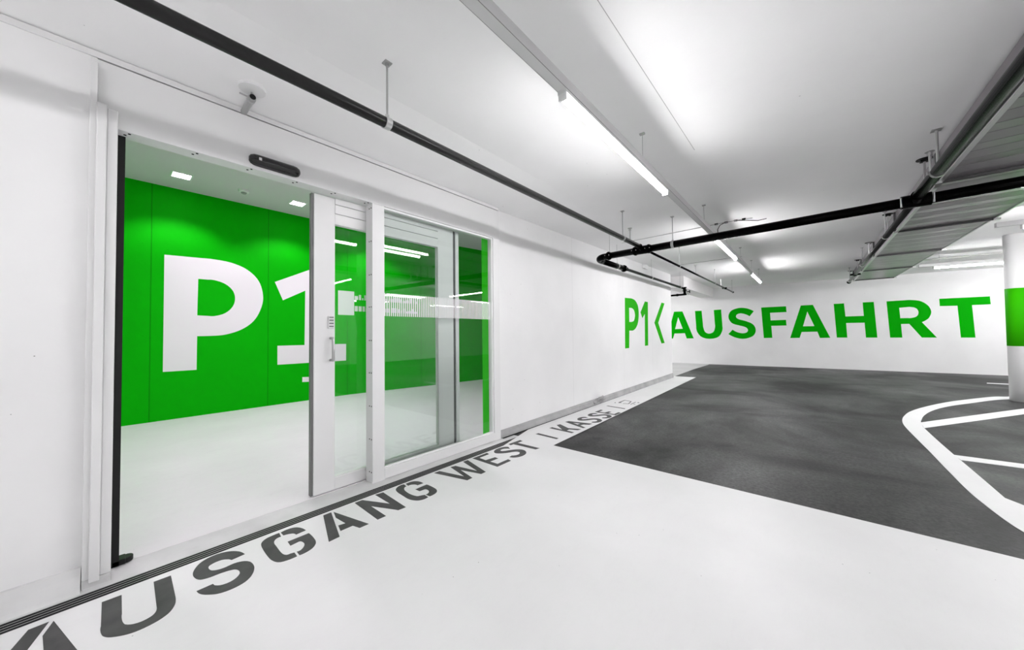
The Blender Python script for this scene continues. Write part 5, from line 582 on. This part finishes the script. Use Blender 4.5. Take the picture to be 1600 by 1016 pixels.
for k, (y, lab) in enumerate(((-.4, 'first'), (1.3, 'second'), (3.0, 'third'))):  # lamps added above the view to brighten the lobby floor and green wall
    x = -4.5
    e = tag(empty('downlight', (x, y, 3.58)), lab + ' added unseen fill light from the left in the front row of the lobby ceiling', 'light')
    MB((x, y, 3.58)).box(x - .115, x + .115, y - .115, y + .115, 3.572, 3.58).build('rim', 'plastic', e)
    MB((x, y, 3.58)).box(x - .095, x + .095, y - .095, y + .095, 3.569, 3.572).build('panel', 'lamp', e)
    ld = bpy.data.lights.new('downlight_beam', 'SPOT'); ld.energy = FRONT_FILL; ld.spot_size = math.radians(150); ld.spot_blend = 0.5; ld.shadow_soft_size = .09
    ld.color = LOBBY_TINT; lo = bpy.data.objects.new('downlight_beam', ld); COL.objects.link(lo); lo.parent = e; lo.location = (0, 0, -.03)
sd = empty('smoke_detector', (-6.75, 1.37, 3.58)); tag(sd, 'round white smoke detector on the lobby ceiling between two downlights', 'smoke detector')
MB((-6.75, 1.37, 3.58)).tube([(-6.75, 1.37, 3.58), (-6.75, 1.37, 3.55), (-6.75, 1.37, 3.54)], [.07, .068, .05], 24).build('housing', 'plastic', sd)
MB((-6.75, 1.37, 3.58)).tube([(-6.75, 1.37, 3.54), (-6.75, 1.37, 3.52)], [.04, .03], 20).build('sensor_head', mat('detector_grey', (.35, .35, .35), .5), sd)

# ------------------------------------------------------------------ pipes
def ring(mb, p, d, r, w):
    p = Vector(p); d = Vector(d).normalized() * w / 2
    mb.tube([p - d, p + d], r, 18)
def sprinkler(parent, off, p, h=.14):
    m = MB(off)
    x, y, z = p
    m.tube([(x, y, z), (x, y, z + h)], .010, 8); m.tube([(x, y, z + h - .03), (x, y, z + h - .012)], .017, 8)
    m.tube([(x, y, z + h), (x, y, z + h + .004)], .030, 12)
    m.build('sprinkler_head', 'steel', parent)
# left sprinkler pipe
o2 = (-1.89, 4.0, 2.53)
P1_ = tag(empty('sprinkler_pipe', o2), 'long dark grey pipe running along the ceiling above the door front', 'pipe')
MB(o2).tube([(-1.89, -6.1, 2.532), (-1.89, 5.16, 2.532)], .031, 24).build('pipe_run', 'pipe', P1_, smooth=True)
MB(o2).tube([(-1.89, 5.24, 2.525), (-1.89, 13.2, 2.525)], .019, 16).build('pipe_run', 'pipeb', P1_, smooth=True)
for a_ in (((-1.89, 11.9, 2.525), (0, 1, 0), .027, .09), ((-1.89, 13.2, 2.525), (0, 1, 0), .03, .05), ((-1.89, 11.75, 2.525), (1, 0, 0), .02, .12)):
    m = MB(o2); ring(m, *a_); m.build('coupling', 'pipeb', P1_)
for y in (4.75, 8.4, 11.2): sprinkler(P1_, o2, (-1.89, y, 2.55), .17)
# thick cross pipe with elbow and branch
o3 = (-.5, 5.2, 2.53)
def tz(x): return 2.486 + (x + 2.54) * .0155
P2_ = tag(empty('main_pipe', o3), 'thick black pipe crossing the garage with an elbow near the wall', 'pipe')
MB(o3).tube([(-2.50, 5.2, tz(-2.5)), (4.4, 5.2, tz(4.4))], .050, 28).build('pipe_run', 'pipeb', P2_, smooth=True)
el = [(-2.50, 5.2, 2.487)]
for k in range(1, 9):
    a = math.pi / 2 * k / 8
    el.append((-2.50 - .135 * math.sin(a), 5.2 + .135 * (1 - math.cos(a)), 2.487 - .02 * k / 8))
el.append((-2.635, 5.42, 2.465))
MB(o3).tube(el, .050, 24).build('elbow', 'pipeb', P2_, smooth=True)
MB(o3).tube([(-2.635, 5.42, 2.465), (-2.635, 6.35, 2.462)], .048, 24).build('branch_run', 'pipeb', P2_, smooth=True)
MB(o3).tube([(-2.635, 6.35, 2.462), (-2.635, 6.45, 2.462), (-2.635, 10.3, 2.455)], [.048, .028, .028], 20).build('branch_run', 'pipeb', P2_, smooth=True)
def coupling(p, d, r, parent, off, bolts=True):
    m = MB(off); ring(m, p, d, r + .010, .05); ring(m, p, d, r + .018, .02)
    p = Vector(p); dd = Vector(d).normalized(); s_ = dd.cross(Vector((0, 0, 1))).normalized()
    for k in (-1, 1):
        q = p + s_ * k * (r + .016)
        m.add([], [])
        m.tube([q - dd * .028 + Vector((0, 0, 0)), q + dd * .028], .014, 8)
    c = m.build('coupling', 'pipeb', parent)
    if bolts:
        for k in (-1, 1):
            q = p + s_ * k * (r + .02)
            MB(off).tube([q - dd * .036, q + dd * .036], .007, 8).build('bolt', 'galv', c)
coupling((-2.42, 5.2, tz(-2.42)), (1, 0, 0), .05, P2_, o3)
coupling((-1.99, 5.2, tz(-1.99)), (1, 0, 0), .05, P2_, o3)
coupling((-1.79, 5.2, tz(-1.79)), (1, 0, 0), .05, P2_, o3)
coupling((-2.635, 6.30, 2.462), (0, 1, 0), .046, P2_, o3)
m = MB(o3); ring(m, (-1.89, 5.2, tz(-1.89)), (1, 0, 0), .062, .15); m.tube([(-1.89, 5.2, tz(-1.89)), (-1.89, 5.09, 2.532)], .042, 14); m.tube([(-1.89, 5.2, tz(-1.89)), (-1.89, 5.32, 2.525)], .03, 14); m.build('tee_fitting', 'pipeb', P2_)
m = MB(o3); ring(m, (.815, 5.2, tz(.815)), (1, 0, 0), .064, .20); m.tube([(.815, 5.2, tz(.815)), (.815, 5.07, 2.56)], .052, 16); m.tube([(.815, 5.2, tz(.815)), (.815, 5.34, 2.55)], .045, 16)
tf = m.build('tee_fitting', 'pipeb', P2_)
for x in (.71, .92): MB(o3).tube([(x, 5.135, tz(x) - .055), (x, 5.135, tz(x) + .035)], .009, 8).build('bolt', 'galv', tf)
# right pipe
o4 = (.81, 5.0, 2.55)
P3_ = tag(empty('sprinkler_pipe', o4), 'dark pipe running along the left edge of the sheet metal duct', 'pipe')
MB(o4).tube([(.835, -6.1, 2.556), (.815, 5.13, 2.556)], .044, 24).build('pipe_run', 'pipeb', P3_, smooth=True)
MB(o4).tube([(.815, 5.27, 2.55), (.805, 13.0, 2.55)], .032, 20).build('pipe_run', 'pipe', P3_, smooth=True)
for a_ in (((.805, 11.3, 2.55), (0, 1, 0), .045, .08), ((.81, 11.3, 2.55), (1, 0, 0), .022, .18), ((.805, 13.0, 2.55), (0, 1, 0), .045, .05)):
    m = MB(o4); ring(m, *a_); m.build('coupling', 'pipeb', P3_)
for y in (4.62, 8.8): sprinkler(P3_, o4, (.815, y, 2.58), .22)
# valve cluster at wall end
vv = tag(empty('shutoff_valve', (-2.62, 10.36, 2.4)), 'black valve cluster at the end of the branch pipe beside the wall corner', 'valve')
ov = (-2.62, 10.36, 2.4)
m = MB(ov); m.tube([(-2.62, 10.37, 2.47), (-2.62, 10.37, 2.27)], .034, 14); m.tube([(-2.62, 10.37, 2.47), (-2.62, 10.37, 2.49)], .055, 14); m.tube([(-2.62, 10.37, 2.38), (-2.62, 10.37, 2.40)], .058, 14); m.tube([(-2.62, 10.37, 2.27), (-2.62, 10.37, 2.31)], .05, 14)
m.tube([(-2.62, 10.30, 2.43), (-2.62, 10.44, 2.43)], .03, 12); m.build('body', 'pipeb', vv)
m = MB(ov); m.tube([(-2.56, 10.37, 2.36), (-2.50, 10.37, 2.36)], .012, 8); m.tube([(-2.50, 10.37, 2.36), (-2.49, 10.37, 2.36)], .045, 14); m.build('hand_wheel', 'pipeb', vv)
m = MB(ov); m.tube([(-2.59, 10.37, 2.29), (-3.6, 10.37, 2.275)], .026, 14); m.tube([(-2.79, 10.37, 2.287), (-2.83, 10.37, 2.286)], .036, 14); m.build('outlet_pipe', 'pipeb', vv)
m = MB(ov); m.tube([(-2.545, 10.34, 2.29), (-2.52, 10.34, 2.29)], .03, 14); m.build('gauge', 'galv', vv)

# hangers
def hanger(p, r, lab, plate=.022, d='y', rod=.006, cz=CZ):
    x, y, z = p
    e = tag(empty('pipe_hanger', (x, y, cz)), lab, 'pipe hanger')
    off = (x, y, cz)
    MB(off).tube([(x, y, z + r), (x, y, cz)], rod, 10).build('rod', 'steel', e)
    MB(off).box(x - plate, x + plate, y - plate, y + plate, cz - .006, cz).tube([(x, y, cz - .02), (x, y, cz - .006)], .011, 6).build('ceiling_plate', 'steel', e)
    m = MB(off); dv = (0, 1, 0) if d == 'y' else (1, 0, 0)
    ring(m, (x, y, z), dv, r + .004, .036); m.tube([(x, y, z + r), (x, y, z + r + .02)], .012, 8)
    m.box(*( (x - r - .016, x - r + .002, y - .014, y + .014) if d == 'y' else (x - .014, x + .014, y - r - .016, y - r + .002)), z - .012, z + .012)
    m.build('clamp', 'galv', e)
hanger((-1.89, 1.072, 2.532), .031, 'steel rod hanger with bright clamp on the left pipe above the door', d='y')
hanger((-1.89, 4.50, 2.532), .031, 'steel rod hanger on the left pipe just before the thick pipe')
hanger((-1.89, 7.16, 2.525), .019, 'thin steel rod hanger on the left pipe first beyond the thick pipe', plate=.015, rod=.004)
hanger((-1.89, 10.42, 2.525), .019, 'thin steel rod hanger on the left pipe second beyond the thick pipe', plate=.015, rod=.004)
hanger((-1.89, 13.05, 2.525), .019, 'thin steel rod hanger at the far tip of the left pipe', plate=.015, rod=.004)
hanger((-1.455, 5.2, tz(-1.455)), .050, 'steel rod hanger with bright clamp on the thick black pipe', d='x')
hanger((-2.405, 5.2, tz(-2.405)), .044, 'thin rod hanger beside the elbow of the thick black pipe', d='x', rod=.003, cz=2.895)
hanger((-2.635, 6.0, 2.463), .048, 'bright clamp hanger on the fat start of the branch pipe by the wall', rod=.003, cz=2.895)
hanger((-2.635, 7.80, 2.46), .028, 'thin rod hanger at the middle of the branch pipe along the wall', rod=.003, cz=2.895)
hanger((-2.635, 10.0, 2.456), .028, 'thin rod hanger near the valve on the branch pipe', rod=.003, cz=2.895)
hanger((.818, 4.41, 2.556), .044, 'sturdy rod hanger on the right pipe before the thick pipe', plate=.03, rod=.009)
hanger((.812, 7.0, 2.55), .032, 'rod hanger on the right pipe first beyond the thick pipe')
hanger((.808, 9.78, 2.55), .032, 'rod hanger on the right pipe second beyond the thick pipe')
hanger((.805, 12.7, 2.55), .032, 'rod hanger at the far tip of the right pipe')

# ------------------------------------------------------------------ ventilation duct
od = (1.32, 5.0, 2.6)
dz, dt, dl, drr = 2.62, 2.885, .925, 1.76
DU = tag(empty('ventilation_duct', od), 'wide ribbed sheet metal duct under the ceiling at right', 'duct')
def xr(y): return drr - .010 * (y - 5)
joints = (-5.6, -3.5, -1.4, .7, 2.8, 4.95, 7.08, 9.2, 11.3, 13.3)
for a, b in zip(joints[:-1], joints[1:]):
    m = MB(od); n = max(2, round((b - a) / .172)); st_ = (b - a) / n
    for k in range(n):
        y0, y1 = a + k * st_, a + (k + 1) * st_
        tilt = .003 if k % 2 else -.003
        m.add([(dl, y0 + .004, dz + tilt), (xr(y0), y0 + .004, dz + tilt), (xr(y1), y1 - .004, dz - tilt), (dl, y1 - .004, dz - tilt)], [(0, 1, 2, 3)])
        m.add([(dl, y1 - .004, dz - tilt), (xr(y1), y1 - .004, dz - tilt), (xr(y1), y1, dz + .022), (dl, y1, dz + .022)], [(0, 1, 2, 3)])
        m.add([(dl, y1, dz + .022), (xr(y1), y1, dz + .022), (xr(y1), y1 + .004, dz - tilt), (dl, y1 + .004, dz - tilt)], [(0, 1, 2, 3)])
    m.box(dl + .01, xr(a) - .02, a + .003, b - .003, dz + .024, dt)
    m.box(dl - .002, dl + .01, a + .003, b - .003, dz, dt).add([(xr(a), a, dz), (xr(b), b, dz), (xr(b), b, dt), (xr(a), a, dt)], [(0, 1, 2, 3)])
    m.build('duct_section', 'duct', DU)
for y in joints[1:]:
    m = MB(od)
    for s_ in (-.012, .006):
        m.box(dl - .022, xr(y) + .022, y + s_, y + s_ + .006, dz - .022, dz + .002).box(dl - .022, dl, y + s_, y + s_ + .006, dz, dt).box(xr(y), xr(y) + .022, y + s_, y + s_ + .006, dz, dt)
    m.build('flange', mat('flange_dark', (.10, .10, .10), .5, .5), DU)
    m = MB(od); m.box(xr(y) - .01, xr(y) + .04, y - .03, y + .03, dz - .028, dz - .006).box(dl - .03, dl + .01, y - .03, y + .03, dz - .028, dz - .006)
    m.build('corner_clip', 'galv', DU)
MB(od).box(dl - .012, dl + .018, -6.0, 13.3, dz - .014, dz - .002).build('edge_strip', 'galv', DU)
MB(od).prism([(xr(-6) - .012, -6, dz - .012), (xr(-6) + .004, -6, dz - .012), (xr(-6) + .004, -6, dz - .002), (xr(-6) - .012, -6, dz - .002)], (-.193, 19.3, 0)).build('edge_strip', 'galv', DU)
for y, lab in zip(joints[5:], ('nearest the thick pipe crossing', 'at the first joint beyond the thick pipe', 'at the second joint beyond the thick pipe', 'at the third joint beyond the thick pipe', 'at the far end of the duct')):
    yy = y + .14 if y < 5 else y + .1
    e = tag(empty('duct_hanger', (.862, yy, CZ)), 'black plated duct hanger on the ceiling ' + lab, 'duct hanger')
    of = (.862, yy, CZ)
    MB(of).tube([(.862, yy, CZ), (.862, yy, CZ - .008)], .055, 16).box(.835, .89, yy - .02, yy + .02, CZ - .03, CZ - .008).build('ceiling_plate', 'black', e)
    MB(of).box(.855, .869, yy - .015, yy + .015, dz - .02, CZ - .03).box(.855, .90, yy - .015, yy + .015, dz - .024, dz - .018).build('strap', 'galv', e)

# ------------------------------------------------------------------ small ceiling installations
def conduit(name, pts, r, lab, m='steel'):
    off = pts[0]
    o = MB(off).tube(pts, r, 8).build(name, m)
    return tag(o, lab, 'conduit')
conduit('cable_conduit', [(-2.72, 6.02, 2.872), (-.80, 5.98, 2.888), (-.60, 6.02, 2.888)], .006, 'thin conduit on the ceiling from the wall to the trunking beyond the thick pipe')
conduit('cable_conduit', [(-2.7, 8.99, 2.875), (-1.1, 8.99, 2.89)], .005, 'thin conduit on the ceiling farther back beside the middle tube light')
m = MB((-.9, 6.0, 2.88)); m.tube([(-1.02, 5.95, 2.68), (-1.03, 5.97, 2.80), (-1.0, 5.98, 2.86), (-.94, 5.98, 2.885)], .005, 8); m.tube([(-.80, 5.98, 2.885), (-.68, 6.0, 2.87), (-.55, 6.16, 2.875), (-.45, 6.2, 2.892)], .005, 8)
tag(m.build('loose_cable', 'dark'), 'thin dark loose cable looping from the ceiling conduit to the trunking', 'cable')
for x, lab in ((-1.05, 'first dark clip of the ceiling conduit, nearest the trunking'), (-.92, 'second dark clip of the ceiling conduit beyond the thick pipe'), (-.80, 'third dark clip of the ceiling conduit beyond the thick pipe'), (-.70, 'last dark clip of the ceiling conduit, where the loose cable starts')):
    tag(MB((x, 5.99, 2.89)).box(x - .022, x + .022, 5.98, 6.0, 2.878, 2.9).build('cable_clip', 'dark'), lab, 'cable clip', 'clips on the ceiling conduit')
jb = MB((-2.83, 8.15, 2.82)).box(-2.92, -2.86, 8.05, 8.25, 2.74, 2.83)
tag(jb.build('junction_box', 'plastic', bevel=.01), 'small white junction box high on the wall behind the branch pipe', 'junction box')
conduit('ceiling_pipe', [(1.7, 12.4, 2.87), (6.5, 12.25, 2.87)], .012, 'thin pipe on the ceiling near the far wall at right')
for x in (2.35, 3.05):
    pass
# sprinkler stub with its white disc over the door
dsk = MB((-2.64, .575, 2.83)).tube([(-2.64, .575, 2.85), (-2.64, .575, 2.822)], [.075, .070], 28)
tag(dsk.build('ceiling_rose', 'plastic'), 'round white cover disc on the ceiling above the door header', 'cover disc')
sb = tag(empty('pipe_stub', (-2.77, .587, 2.78)), 'short grey metal pipe stub with two clips above the door header', 'pipe stub')
os_ = (-2.77, .587, 2.78)
sz = 2.775
MB(os_).tube([(-2.63, .575, sz), (-2.88, .575, sz)], .018, 16).build('tube', mat('stub_grey', (.42, .42, .42), .4, .3), sb)
for x in (-2.665, -2.865):
    m = MB(os_); ring(m, (x, .575, sz), (1, 0, 0), .023, .022); m.tube([(x, .575, sz), (x, .575, 2.83)], .005, 8); m.tube([(x, .575, sz + .01), (x, .515, sz + .012)], .005, 8)
    m.build('clip', 'steel', sb)
MB(os_).tube([(-2.6295, .575, sz), (-2.625, .575, sz)], .016, 16).build('open_end', 'black', sb)
